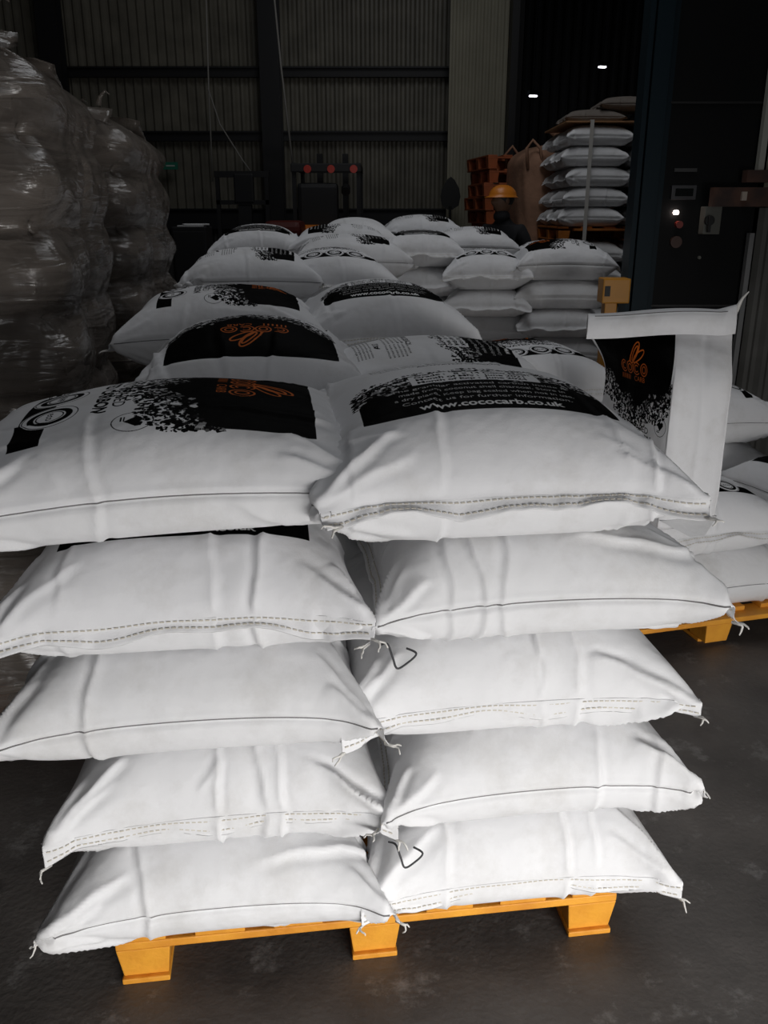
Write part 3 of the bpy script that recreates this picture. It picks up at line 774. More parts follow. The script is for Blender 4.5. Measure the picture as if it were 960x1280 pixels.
# ------------------------------------------------------------------ standing open-topped sack on the low pallet
def standing_sack():
    c = Vector((.955, 2.93, .0)); z0 = .562
    n = Vector((-.97, -.243, 0)); ef = Vector((.243, -.97, 0)); hw, hd = .235, .11
    cor = [c - ef * hw + n * hd, c + ef * hw + n * hd, c + ef * hw - n * hd, c - ef * hw - n * hd]      # left, near, right, far
    NS = [40, 22, 40, 22]; ring = []; uu = []
    per = 0
    for k in range(4):
        a, b = cor[k], cor[(k + 1) % 4]; l = (b - a).length
        for i in range(NS[k]):
            t = i / NS[k]; p = a.lerp(b, t)
            # rounded upright corners
            e = min(t, 1 - t) * l; rr = .035
            if e < rr:
                nb = ((a + b) / 2 - c).normalized(); p = p - nb * (rr - e) ** 2 / (2 * rr) * .8
            ring.append(p - c); uu.append(per + t * l)
        per += l
    tot = len(ring)
    le, re = Vector((-.270, .05, 0)), Vector((.195, -.045, 0)); perp = Vector((-.18, -.98, 0)).normalized()
    def flat(i, dep):
        # front sheet = left->near->right, back sheet = right->far->left
        h = NS[0] + NS[1]
        if i <= h: t = i / h; return le.lerp(re, t) + perp * dep * math.sin(PI * t)
        t = (i - h) / (tot - h); return re.lerp(le, t) - perp * dep * math.sin(PI * t)
    rows = [(0, .0, 0, 0, .93), (.012, 0, 0, 0, .985), (.05, 0, 0, 0, 1.0)]
    rows = []
    for z, m, dep, fwd, sc in [(0, 0, 0, 0, .90), (.008, 0, 0, 0, .955), (.03, 0, 0, 0, .99), (.10, 0, 0, 0, 1.0), (.18, 0, 0, 0, 1.01), (.26, 0, 0, 0, 1.015), (.34, 0, 0, 0, 1.01), (.41, 0, 0, 0, 1.0), (.46, 0, 0, 0, .99),
                       (.495, .10, .1, 0, 1), (.53, .3, .11, 0, 1), (.565, .55, .09, .0, 1), (.60, .80, .05, .0, 1), (.635, 1, .016, -.005, 1), (.665, 1, .006, .0, 1), (.688, 1, .004, .014, 1), (.700, 1, .012, .035, 1), (.692, 1, .016, .060, 1), (.668, 1, .014, .078, 1), (.640, 1, .008, .082, 1), (.618, 1, .003, .074, 1)]:
        rows.append((z, m, dep, fwd, sc))
    V = []; rr_ = random.Random(3)
    import mathutils
    for j, (z, m, dep, fwd, sc) in enumerate(rows):
        for i in range(tot):
            p = ring[i] * sc
            q = flat(i, dep); p = p * (1 - m) + q * m
            # gusset crease down the middle of both narrow sides
            k1 = abs(i - (NS[0] + NS[1] / 2)); k2 = abs(i - (NS[0] * 2 + NS[1] * 1.5))
            if m < .9 and .02 < z:
                g = math.exp(-(min(k1, k2) / 1.1) ** 2) * .008; p = p * (1 - g / max(p.length, .05))
            w = mathutils.noise.noise(Vector((p.x * 9, p.y * 9, z * 7))) * .010 * (1 if z > .03 else 0)
            fold = mathutils.noise.noise(Vector((i * .35, 3.1, z * 3))) * .006 * max(0, 1 - abs(m - .5) * 2) 
            d = p.normalized() * (w + fold)
            zz = z
            t_ = (p - c * 0).x
            if m >= 1: zz += .012 * math.sin(p.x * 9 + 1) + (.035 * max(0, (p.x - .13) / .09)) * (1 if fwd < .05 else .4)
            V.append(c + p + d + perp * fwd * (1 - .7 * max(0, (p.x - .15) / .1)) + Vector((0, 0, z0 + zz)))
    F = []; uvs = []; nr = len(rows); arc = [0]
    for j in range(1, nr):
        arc.append(arc[-1] + math.hypot(rows[j][0] - rows[j - 1][0], rows[j][3] - rows[j - 1][3]))
    fl = NS[0] * 0 + .46; gus = (0.66 - .46) / 2
    def U(i):                                                     # print is centred on the broad face
        x = uu[i % tot] if i < tot else per
        return .5 + (x - .235) / .66 if i <= NS[0] + NS[1] + 2 else -1
    for j in range(nr - 1):
        for i in range(tot):
            F.append((j * tot + i, j * tot + (i + 1) % tot, (j + 1) * tot + (i + 1) % tot, (j + 1) * tot + i))
            on = i < NS[0] + NS[1] // 2
            for (q, jj) in ((i, j), (i + 1, j), (i + 1, j + 1), (i, j + 1)):
                u = .5 + (uu[q] - .235) / .66 if on else .005; vv = .0 + arc[jj] / .74
                uvs += [min(max(u, .003), .997), vv if j < 13 else .005]
    F.append(tuple(range(tot))[::-1]); uvs += [.003, .003] * tot
    me = mesh_from('open_sack', V, F, M_FRONT, True, uvs)
    o = link('sack', me); tag(o, 'standing sack with folded-over top and orange logo, at the right', 'sack', G8n)
    m = o.modifiers.new('soft', 'SUBSURF'); m.levels = m.render_levels = 1
    # stitched line on the turned-over top, thread at its right corner, folded foot seam
    pts = [V[17 * tot + i] + perp * .003 for i in range(3, NS[0] + NS[1] - 3, 3)]
    v, f = tube_mesh(pts, .0016, 5); link('stitching', mesh_from('stitching', v, f, M_SEAM), o)
    tip = c + re + Vector((0, 0, z0 + .70))
    v, f = tube_mesh([tip + Vector((-.02, -.02, -.02)), tip + Vector((.0, -.01, .01)), tip + Vector((.012, -.01, .04)), tip + Vector((.03, -.012, .062))], [.012, .008, .004, .002], 6)
    link('thread_tail', mesh_from('thread_tail', v, f, M_TAPE, True), o)
    near, right = cor[1], cor[2]
    mid = (near + right) / 2 + (near + right - 2 * c).normalized() * .02
    a, b = near.lerp(right, .02), near.lerp(right, .98)
    V2 = [a + Vector((0, 0, z0 + .045)), b + Vector((0, 0, z0 + .045)), mid + Vector((.035, -.03, z0 + .004)), mid + Vector((-.02, -.045, z0 + .004))]
    V2 += [p + Vector((-.004, .012, 0)) for p in V2]
    link('folded_foot', mesh_from('folded_foot', V2, [(0, 1, 2, 3), (4, 7, 6, 5), (0, 4, 5, 1), (1, 5, 6, 2), (2, 6, 7, 3), (3, 7, 4, 0)], M_BLANK), o)
standing_sack()

# ------------------------------------------------------------------ film-wrapped towers at the left
def film_mat():
    m = bpy.data.materials.new('stretch_film'); m.use_nodes = True; nt = m.node_tree; L = nt.links.new; N = nt.nodes.new
    b = nt.nodes['Principled BSDF']; out = nt.nodes['Material Output']
    b.inputs['Base Color'].default_value = (.20, .172, .15, 1); b.inputs['Roughness'].default_value = .18; b.inputs['Specular IOR Level'].default_value = .9
    tc = N('ShaderNodeTexCoord'); mp = N('ShaderNodeMapping'); mp.inputs['Rotation'].default_value = (0.5, .45, 0); mp.inputs['Scale'].default_value = (2.0, 2.0, 14)
    L(tc.outputs['Object'], mp.inputs[0])
    n = N('ShaderNodeTexNoise'); n.inputs['Scale'].default_value = 1.7; n.inputs['Detail'].default_value = 4; n.inputs['Distortion'].default_value = 1.2; L(mp.outputs[0], n.inputs['Vector'])
    n2 = N('ShaderNodeTexNoise'); n2.inputs['Scale'].default_value = 3.5; n2.inputs['Detail'].default_value = 2; n2.inputs['Distortion'].default_value = 1.0; L(tc.outputs['Object'], n2.inputs['Vector'])
    mx = N('ShaderNodeMath'); mx.operation = 'MULTIPLY_ADD'; mx.inputs[1].default_value = .55; L(n.outputs[0], mx.inputs[0]); L(n2.outputs[0], mx.inputs[2])
    bp = N('ShaderNodeBump'); bp.inputs['Strength'].default_value = .9; bp.inputs['Distance'].default_value = .03; L(mx.outputs[0], bp.inputs['Height']); L(bp.outputs[0], b.inputs['Normal'])
    tr = N('ShaderNodeBsdfTransparent'); ms = N('ShaderNodeMixShader')
    r = N('ShaderNodeMapRange'); r.inputs['From Min'].default_value = .4; r.inputs['From Max'].default_value = .6; r.inputs['To Min'].default_value = .45; r.inputs['To Max'].default_value = .75
    L(n.outputs[0], r.inputs['Value']); L(r.outputs[0], ms.inputs[0]); L(tr.outputs[0], ms.inputs[1]); L(b.outputs[0], ms.inputs[2]); L(ms.outputs[0], out.inputs['Surface'])
    return m
M_FILM = film_mat()
WS = Sack(51, k=2, T=.222, W=.62, L=.72, crease=1.2)
import mathutils
def tower(cx, cy, a, nlay, dz, words, seed, W=1.12, D=1.16, name_n='nearest'):
    """cx, cy = front right corner of the load"""
    ca, sa = math.cos(a), math.sin(a)
    def wl(u, v): return cx + u * ca - v * sa, cy + u * sa + v * ca       # u runs left (negative), v back
    make_pallet((*wl(-W, 0.02), 0), a, 'pallet under the %s film-wrapped tower' % words, 'pallets under the film-wrapped towers', W=W, D=D - .04, m=M_WOOD2)
    for k in range(nlay):
        for (cn, u, v) in (('front right', -.34, .36), ('front left', -.86, .36), ('back right', -.34, .86)):
            kind = SIDE_R if (k + (cn[0] == 'f')) % 2 else ENDF
            if cn == 'back right': v = .84
            x, y = wl(u, v)
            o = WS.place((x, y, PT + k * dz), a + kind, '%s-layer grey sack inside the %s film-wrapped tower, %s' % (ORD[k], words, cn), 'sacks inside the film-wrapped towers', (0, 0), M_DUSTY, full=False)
            o.scale = (.86, .86, dz / .222)
    H = PT + nlay * dz
    # film skin pulled over the layers
    NC, NZ = 220, 150; V = []; F = []; r0 = .10
    hw, hd = W / 2 + .01, D / 2 + .01; per = []
    segs = []
    import itertools
    pts2 = []
    steps = 22
    for (sx, sy, a0) in ((1, -1, -PI / 2), (1, 1, 0), (-1, 1, PI / 2), (-1, -1, PI)):
        for i in range(12):
            t = a0 + PI / 2 * i / 11; pts2.append((sx * (hw - r0) + r0 * math.cos(t), sy * (hd - r0) + r0 * math.sin(t), math.cos(t), math.sin(t)))
        nx = {(1, -1): (hw, -hd + r0, hw, hd - r0, 1, 0), (1, 1): (hw - r0, hd, -hw + r0, hd, 0, 1), (-1, 1): (-hw, hd - r0, -hw, -hd + r0, -1, 0), (-1, -1): (-hw + r0, -hd, hw - r0, -hd, 0, -1)}[(sx, sy)]
        for i in range(1, 42):
            t = i / 42; pts2.append((nx[0] + (nx[2] - nx[0]) * t, nx[1] + (nx[3] - nx[1]) * t, nx[4], nx[5]))
    n = len(pts2)
    def pos(i, z, shrink=0.0):
        x, y, ax, ay = pts2[i]
        ph = (z - PT) / dz; f = ph - math.floor(ph)
        gap = abs(f - .5) * 2                                            # 1 between layers
        cornr = math.exp(-((abs(abs(x) - hw) + abs(abs(y) - hd)) / .16) ** 2)
        s_ = mathutils.noise.noise(Vector((x * 2.2 + seed, y * 2.2, z * 1.6)))
        s2 = mathutils.noise.noise(Vector((x * 6 + seed, y * 6, z * 5)))
        tens = .5 + .5 * mathutils.noise.noise(Vector((x * 1.6 + 9, y * 1.6, math.floor(ph + .5) * 1.7 + seed)))
        d = -(.022 + .12 * cornr) * gap ** 2.2 * (.4 + tens) + .026 * s_ + .012 * s2 + .002
        # diagonal pleats of the film
        q = (x * ay - y * ax) * 1.0 + z * .9
        d += .004 * math.sin(q * 46 + 5 * s_) * max(0, s_ + .3)
        # straight seam between the two sacks of each layer
        along = x if abs(ay) > .5 else y
        d -= .035 * math.exp(-((along + .05) / .05) ** 2) * (1 - gap * .3)
        if z > H - .16: d -= .30 * ((z - H + .16) / .22) ** 2
        if z < PT: d -= .03 * (PT - z) / PT
        d -= shrink
        return x + ax * d, y + ay * d
    for j in range(NZ):
        z = .05 + (H + .03 - .05) * j / (NZ - 1)
        for i in range(n):
            x, y = pos(i, z); X, Y = wl(x - W / 2, y + D / 2)
            V.append((X, Y, z + (.03 * mathutils.noise.noise(Vector((x * 3, y * 3, seed))) if z > H - .1 else 0)))
    base = (NZ - 1) * n
    for j in range(NZ - 1):
        for i in range(n): F.append((j * n + i, j * n + (i + 1) % n, (j + 1) * n + (i + 1) % n, (j + 1) * n + i))
    prev = base
    for m_ in range(1, 9):
        sc = 1 - m_ / 9; st = len(V)
        for i in range(n):
            x, y = pos(i, H + .03); x *= sc; y *= sc
            X, Y = wl(x - W / 2, y + D / 2)
            V.append((X, Y, H + .035 + .02 * (1 - sc) + .035 * mathutils.noise.noise(Vector((x * 4, y * 4, seed)))))
        for i in range(n): F.append((prev + i, prev + (i + 1) % n, st + (i + 1) % n, st + i))
        prev = st
    F.append(tuple(range(prev, prev + n)))
    f_ = link('stretch_film', mesh_from('stretch_film', V, F, M_FILM, True)); sm = f_.modifiers.new('thickness', 'SOLIDIFY'); sm.thickness = .0015
    f_.modifiers.remove(sm)
    tag(f_, 'wrinkled stretch film round the %s tower of sacks at the left' % words, 'stretch film', 'stretch film round the left towers')
    # torn film tails on top
    for q in range(3):
        x, y = wl(-.12 - .16 * q, .12 + .3 * q); v, f = tube_mesh([(x, y, H + .02), (x + .01, y, H + .05), (x + .03, y + .01, H + .075), (x + .05, y, H + .06)], [.014, .009, .005, .002], 6)
        link('film_tail', mesh_from('film_tail', v, f, M_FILM, True), f_)
tower(-.83, 2.32, math.radians(11), 8, .233, 'nearer', 1)
tower(-1.04, 3.78, math.radians(5), 8, .229, 'farther', 5)

# ------------------------------------------------------------------ strapped double load on the right, in the background
def strapped_load():
    G = 'sacks of the strapped double load'
    x0, yb = 1.66, 8.55
    make_pallet((x0 - .03, yb - .05, 0), 0, 'pallet on the floor under the strapped double load', 'pallets of the strapped load', W=1.42, D=1.2, m=M_WOOD2)
    z1 = PT + 6 * .197 + .01
    make_pallet((x0 - .03, yb - .05, z1), 0, 'dark orange pallet halfway up the strapped double load', 'pallets of the strapped load', W=1.42, D=1.2, m=M_WOOD2)
    for lev, (zz, n, dz, w_) in enumerate(((PT, 6, .197, 'lower'), (z1 + PT, 5, .176, 'upper'))):
        for k in range(n):
            for c in range(2):
                for r in range(2):
                    o = (FA, FB, FA)[(k + c) % 3].place((x0 + .29 + c * .61 + .02 * ((k * 7 + c) % 3 - 1), yb + .22 + r * .58, zz + k * dz), (SIDE_R if (k + c) % 2 else SIDE_L) + .03 * ((k * 5 + c) % 3 - 1),
                        '%s-layer sack of the %s strapped load, %s %s' % (ORD[k], w_, ('front', 'back')[r], ('left', 'right')[c]), G, (0, 0), M_BLANK, full=False)
                    o.scale = (.95, .87, dz / .215)
    top = z1 + PT + 5 * .176
    M_CARD = mat('tan_top_sheet', (.42, .22, .10), .7)
    s = MB().box((x0 + .66, yb + .50, top + .018), (1.36, 1.10, .012), bev=.002).done('top_sheet', M_CARD); tag(s, 'thin tan sheet lying on the strapped load', 'sheet')
    M_STRAP = mat('white_strap', (.62, .60, .56), .5)
    for k, x in enumerate((x0 + .21, x0 + .71)):
        y0, y1 = yb - .085, yb + 1.12; b = MB()
        b.box((x, y0, (top + .66) / 2), (.034, .004, top - .60)); b.box((x, y1, (top + .66) / 2), (.034, .004, top - .60)); b.box((x, (y0 + y1) / 2, top + .028), (.034, y1 - y0, .004)); b.box((x, (y0 + y1) / 2, .34), (.034, y1 - y0, .004))
        b.box((x, y0, .5), (.034, .004, .33)); b.box((x, y1, .5), (.034, .004, .33))
        tag(b.done('strap', M_STRAP), ('white strap over the left of the strapped load', 'white strap over the right of the strapped load')[k], 'strap', 'straps of the double load')
    for k, (dx, dy, q, rz) in enumerate(((.30, .42, 0, SIDE_R), (.96, .46, 0, SIDE_L), (.62, .45, 1, SIDE_R))):
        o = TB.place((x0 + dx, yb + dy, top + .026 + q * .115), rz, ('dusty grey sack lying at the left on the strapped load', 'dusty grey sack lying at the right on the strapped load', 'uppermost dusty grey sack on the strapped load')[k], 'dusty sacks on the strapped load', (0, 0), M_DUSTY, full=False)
        o.scale = (.78, .78, .52)
strapped_load()
_db = M_DUSTY

# ------------------------------------------------------------------ brown big bags
M_JUTE = mat('brown_big_bag_fabric', (.42, .23, .145), .85, noise=.35, nscale=5, bump=.5, bscale=30)
def big_bag(x, y, z, w, h, label, spout=True):
    t = empty('big_bag', (x, y, z), .1, label, 'big bag', 'brown big bags')
    V, F = [], []; NR, N = 26, 72
    for j in range(NR):
        q = j / (NR - 1); zz = h * q
        for i in range(N):
            an = 2 * PI * i / N; e = .35
            cx = math.copysign(abs(math.cos(an)) ** e, math.cos(an)); cy = math.copysign(abs(math.sin(an)) ** e, math.sin(an))
            b = w / 2 * (1 + .05 * math.sin(PI * q) + .012 * math.sin(an * 9 + q * 7))
            if q > .86: b *= 1 - ((q - .86) / .14) ** 2 * .35
            V.append((cx * b, cy * b, zz + (.02 * math.sin(an * 5) if q > .9 else 0)))
    for j in range(NR - 1):
        for i in range(N): F.append((j * N + i, j * N + (i + 1) % N, (j + 1) * N + (i + 1) % N, (j + 1) * N + i))
    F += [tuple(range(N))[::-1], tuple(range((NR - 1) * N, NR * N))]
    link('bag_body', mesh_from('bag_body', V, F, M_JUTE, True), t)
    if spout:
        v, f = tube_mesh([(0, 0, h - .02), (.0, .0, h + .06), (.02, 0, h + .10), (.03, .01, h + .16)], [w * .22, w * .09, w * .06, w * .14], 14)
        link('tied_spout', mesh_from('tied_spout', v, f, M_JUTE, True), t)
    for sx in (-1, 1):
        for sy in (-1, 1):
            p = [(sx * w * .46, sy * w * .46, h * .80), (sx * w * .49, sy * w * .49, h * .98), (sx * w * .42, sy * w * .46, h + .06), (sx * w * .34, sy * w * .49, h * .98), (sx * w * .30, sy * w * .495, h * .8)]
            v, f = tube_mesh(p, .016, 6); link('lifting_loop', mesh_from('lifting_loop', v, f, M_JUTE, True), t)
    MB().box((w * .02, -w * .525, h * .45), (.012, .012, h * .8)).done('side_seam', M_JUTE, t)
big_bag(1.92, 10.2, 0, .98, 1.12, 'lower brown big bag behind the person in the orange helmet', False)
big_bag(1.90, 10.2, 1.13, .96, 1.10, 'upper brown big bag, tied at the top, behind the orange helmet')
big_bag(3.05, 10.5, 0, .98, 1.15, 'lower brown big bag behind the strapped load', False)
big_bag(3.05, 10.5, 1.16, .96, 1.05, 'upper brown big bag behind the strapped load')

# stack of empty orange pallets beside the pale column
M_RED = mat('red_orange_wood', (.46, .115, .035), .65, noise=.3, nscale=6)
for k in range(15):
    make_pallet((1.12 + .02 * ((k * 3) % 4), 10.35 + .02 * ((k * 5) % 3), .001 + k * .146), .12 + .03 * ((k * 7) % 3 - 1) * (k > 5),
                '%s empty pallet up in the orange pile beside the pale column' % (ORD[k] if k < 11 else ('twelfth', 'thirteenth', 'fourteenth', 'topmost')[k - 11]), 'empty orange pallets', W=.80, D=1.0, H=.144, m=M_RED, boards=5)

# shovel standing blade-up against the pale column
t = empty('shovel', (.86, 11.9, 0), 0, 'dark shovel standing blade up in front of the pale column', 'shovel')
M_IRON = mat('dark_iron', (.02, .02, .02), .5, .4)
pts = [(-.03, 0), (-.11, .05), (-.13, .16), (-.11, .26), (-.05, .36), (0, .40), (.05, .36), (.11, .26), (.13, .16), (.11, .05), (.03, 0)]
MB().poly([(p[0], p[1] + 1.62) for p in pts], .012).done('blade', M_IRON, t)
MB().cyl((0, 0, .0), (0, .0, 1.66), .017).done('handle', M_IRON, t)
MB().cyl((-.07, 0, .012), (.07, 0, .012), .012).done('grip', M_IRON, t)

# ------------------------------------------------------------------ dark control cabinet, its column and the yellow post
M_BLK = mat('black_machine', (.006, .0065, .007), .55, spec=.15); M_NAVY = mat('navy_column_paint', (.006, .018, .026), .5, spec=.2); M_GREY = mat('grey_box', (.17, .17, .15), .6, spec=.2)
t = empty('control_cabinet', (1.845, 5.75, 0), 0, 'tall black machine cabinet with lit button, right of the strapped load', 'machine')
MB().box((.20, .30, 3.4), (.66, .60, 6.8), bev=.01).done('housing', M_BLK, t)
MB().box((-.205, .06, 3.4), (.10, .26, 6.8)).box((-.12, .02, 3.4), (.03, .05, 6.8)).box((-.28, .02, 3.4), (.03, .16, 6.8)).done('column', M_NAVY, t)
MB().box((.02, -.012, 1.690), (.155, .03, .085), bev=.004).done('display_frame', mat('display_grey', (.05, .05, .055), .4), t)
MB().box((.02, -.03, 1.690), (.11, .006, .045)).done('display', mat('display_glass', (.01, .012, .012), .15), t)
MB().box((.02, -.006, 1.82), (.14, .016, .02)).done('label_strip', mat('label_grey', (.05, .05, .05), .5), t)
MB().cyl((-.015, 0, 1.572), (-.015, -.035, 1.572), .014).done('signal_lamp', mat('lamp_lit', (1, .9, .85), .3, emit=(1, .82, .74), estr=9), t)
MB().cyl((.01, 0, 1.50), (.01, -.04, 1.50), .022).done('push_button', mat('red_button', (.25, .03, .02), .4), t)
MB().cyl((.005, 0, 1.395), (.005, -.025, 1.395), .036, seg=24).done('rotary_switch', mat('brown_switch', (.07, .03, .02), .5), t)
MB().cyl((.165, 0, 1.30), (.165, -.02, 1.30), .010).done('screw_cap', M_GREY, t)
MB().box((.195, -.045, 1.525), (.105, .09, .165), bev=.006).done('isolator_box', M_GREY, t)
MB().cyl((.195, -.05, 1.60), (.195, -.05, 1.64), .018).done('cable_gland', M_GREY, t)
b = MB().cyl((.17, -.09, 1.525), (.17, -.115, 1.525), .030, seg=20).box((.165, -.125, 1.505), (.016, .02, .10)); b.done('isolator_handle', M_IRON, t)
for z in (1.0, 2.2, 3.3): MB().box((.20, -.004, z), (.62, .012, .012)).done('panel_joint', mat('joint_%d' % int(z), (.010, .010, .010), .5), t)
M_YEL = mat('yellow_guard_paint', (.70, .30, .02), .45, noise=.2, nscale=6)
t = empty('guard_post', (1.395, 5.40, 0), 0, 'short yellow guard post with a square head beside the black cabinet', 'guard post')
MB().box((0, 0, 1.125), (.165, .14, .145), bev=.008).done('post_head', M_YEL, t)
MB().box((-.02, 0, .53), (.075, .09, 1.06), bev=.006).done('post_shaft', M_YEL, t)
MB().box((0, 0, .015), (.20, .20, .03), bev=.004).done('base_plate', M_YEL, t)
MB().box((-.055, -.07, 1.125), (.032, .012, .06)).done('slot', M_IRON, t)

# ------------------------------------------------------------------ forklifts in the back
M_BLK2 = mat('forklift_black', (.008, .008, .009), .6); M_ORG = mat('forklift_orange', (.75, .20, .01), .45); M_REDL = mat('red_lens', (.50, .03, .015), .3); M_RUB = mat('tyre_rubber', (.012, .012, .012), .8)
def wheel(t, x, y, r, w=.14):
    MB().cyl((x - w / 2, y, r), (x + w / 2, y, r), r, seg=28).done('wheel', M_RUB, t)
t = empty('forklift', (-.645, 10.9, 0), 0, 'black and orange forklift with three red lamps on its roof guard', 'forklift')
MB().box((0, .1, .62), (.72, 1.3, .78), bev=.04).done('chassis', M_BLK2, t)
MB().box((-.12, -.62, .80), (.52, .30, 1.30), bev=.05).done('rear_cover', M_ORG, t)
MB().box((-.10, -.50, 1.62), (.46, .22, .55), bev=.05).done('backrest', M_BLK2, t)
MB().box((-.10, -.25, 1.22), (.46, .45, .12), bev=.03).done('seat', M_BLK2, t)
for sx in (-.36, .36):
    for sy in (-.55, .55): MB().box((sx, sy, 1.50), (.045, .05, 1.10)).done('guard_post', M_BLK2, t)
g = MB()
for sx in (-.36, .36): g.box((sx, 0, 2.07), (.05, 1.2, .06))
for i in range(6): g.box((0, -.55 + .22 * i, 2.07), (.74, .04, .05))
g.done('overhead_guard', M_BLK2, t)
MB().box((0, -.60, 2.05), (.78, .05, .09), bev=.01).done('lamp_bar', M_BLK2, t)
for x in (-.20, .06, .31): MB().cyl((x, -.62, 2.035), (x, -.66, 2.035), .042, seg=20).done('rear_lamp', M_REDL, t)
for x in (-.16, .16): MB().box((x, .78, 1.15), (.07, .12, 2.25)).done('mast_rail', M_BLK2, t)
MB().cyl((.02, .0, 1.35), (.02, .22, 1.5), .02).done('steering_column', M_BLK2, t)
MB().cyl((.22, -.60, 1.84), (.22, -.68, 1.80), .05).done('mirror', M_BLK2, t)
for x in (-.16, .16): MB().box((x, 1.30, .06), (.10, 1.0, .04)).done('fork', M_BLK2, t)
for sx in (-.30, .30):
    for sy in (-.45, .50): wheel(t, sx, sy, .24)
t = empty('pallet_stacker', (-1.72, 11.1, 0), 0, 'dark pallet stacker with a square frame, in front of the far wall', 'stacker')
MB().box((0, -.15, .55), (.60, .75, .95), bev=.04).done('chassis', M_BLK2, t)
MB().box((-.30, .1, 1.50), (.045, .05, 1.05)).done('frame_post', M_BLK2, t); MB().box((.30, .1, 1.50), (.045, .05, 1.05)).done('frame_post', M_BLK2, t)
MB().box((0, .1, 2.02), (.66, .06, .07)).done('frame_bar', M_BLK2, t); MB().box((0, .1, 1.70), (.64, .05, .05)).done('frame_bar', M_BLK2, t)
MB().box((.02, .1, 1.86), (.24, .08, .34), bev=.02).done('mast_head', M_BLK2, t); MB().box((.02, .14, 1.0), (.16, .10, 1.5)).done('mast', M_BLK2, t)
for x in (-.16, .16): MB().box((x, .75, .06), (.10, 1.0, .04)).done('fork', M_BLK2, t)
for sx in (-.24, .24): wheel(t, sx, -.25, .13, .09)
t = empty('tow_tractor', (-1.02, 9.6, 0), 0, 'low vehicle with a dull red hood beside the black forklift', 'tractor')
MB().box((-.02, 0, .78), (.46, .70, 1.15), bev=.06).done('body', M_BLK2, t)
MB().box((-.02, 0, 1.42), (.38, .60, .16), bev=.06).done('hood', mat('dull_red_paint', (.10, .012, .008), .5), t)
for sx in (-.2, .2):
    for sy in (-.24, .24): wheel(t, sx, sy, .16, .1)
t = empty('cabinet', (-1.70, 8.05, 0), 0, 'black floor cabinet with white papers on top, left of the sacks', 'cabinet')
MB().box((0, 0, .74), (.30, .30, 1.44), bev=.01).done('carcass', M_BLK2, t); MB().box((0, -.155, .74), (.27, .015, 1.36), bev=.004).done('door', M_BLK2, t)
MB().box((.10, -.17, .9), (.015, .02, .14)).done('door_handle', M_IRON, t)
for i in range(2): tag(MB().box((-1.69 + .03 * i, 8.0 + .03 * i, 1.466 + .013 * i), (.22, .16, .010), rz=.3 * i).done('paper', mat('paper_%d' % i, (.7, .7, .7), .7)), ('lower', 'upper')[i] + ' white paper lying on the black floor cabinet', 'paper', 'papers on the cabinet')

# ------------------------------------------------------------------ wall fittings
M_GRN = mat('green_sign_paint', (.02, .22, .14), .5)
t = empty('safety_sign', (-2.92, 12.72, 2.19), 0, 'small green sign with a white bar on the far wall', 'sign')
MB().box((0, 0, 0), (.20, .012, .095)).done('sign_plate', M_GRN, t); MB().box((0, -.008, .0), (.12, .006, .018)).done('white_bar', mat('sign_white', (.6, .65, .6), .5), t)
MB().box((0, .05, 0), (.02, .12, .02)).done('bracket', M_IRON, t)
M_WIRE = mat('pale_cable', (.28, .27, .25), .6)
def cable(pts, r, label):
    v, f = tube_mesh(pts, r, 6); tag(link('cable', mesh_from('cable', v, f, M_WIRE, True)), label, 'cable', 'hanging cables')
cable([(-2.02, 11.6, HC), (-2.08, 11.6, 4.5), (-2.13, 11.6, 3.0), (-2.15, 11.6, 1.95)], .010, 'straight pale cable hanging in front of the dark stacker')
cable([(-1.42, 11.2, HC), (-1.30, 11.2, 4.6), (-1.20, 11.2, 3.2), (-1.09, 11.2, 2.05)], .012, 'pale cable hanging down to the forklift roof')
cable([(-2.12, 11.5, 3.0), (-2.0, 11.5, 2.6), (-1.75, 11.5, 2.2), (-1.62, 11.5, 2.02)], .008, 'thin slack cable running down to the stacker')
for (x, y, z, lab) in ((2.74, 17.5, 3.62, 'small lit lamp far back above the brown big bags'), (4.13, 18.2, 4.20, 'farther lit lamp high behind the strapped load')):
    t = empty('lamp', (x, y, z), .4, lab, 'lamp', 'far ceiling lamps')
    MB().box((0, 0, .05), (.20, .10, .08), bev=.01).done('lamp_housing', M_IRON, t)
    MB().box((0, 0, 0), (.14, .07, .03), bev=.008).done('lamp_tube', mat('lamp_glow_%d' % int(x), (1, 1, 1), .4, emit=(.9, .85, 1), estr=6), t)
    MB().cyl((0, 0, .08), (0, 0, HC - z), .008).done('hanger', M_IRON, t)
M_OB = mat('orange_steel', (.42, .11, .02), .55)
for (a_, b_, lab) in (((1.95, 15.8, 5.15), (3.5, 15.8, 6.5), 'long orange diagonal brace high above the big bags'), ((1.62, 13.4, 3.70), (1.82, 13.4, 3.92), 'short orange brace beside the pale column')):
    d = Vector(b_) - Vector(a_); tag(MB().box((Vector(a_) + Vector(b_)) / 2, (d.length, .08, .09), rot=Matrix.Rotation(-math.atan2(d.z, d.x), 4, 'Y')).done('brace', M_OB), lab, 'brace', 'orange braces')
tag(MB().box((1.85, 13.5, HC / 2), (.16, .16, HC)).done('trim_5', M_STEEL), kind='structure')

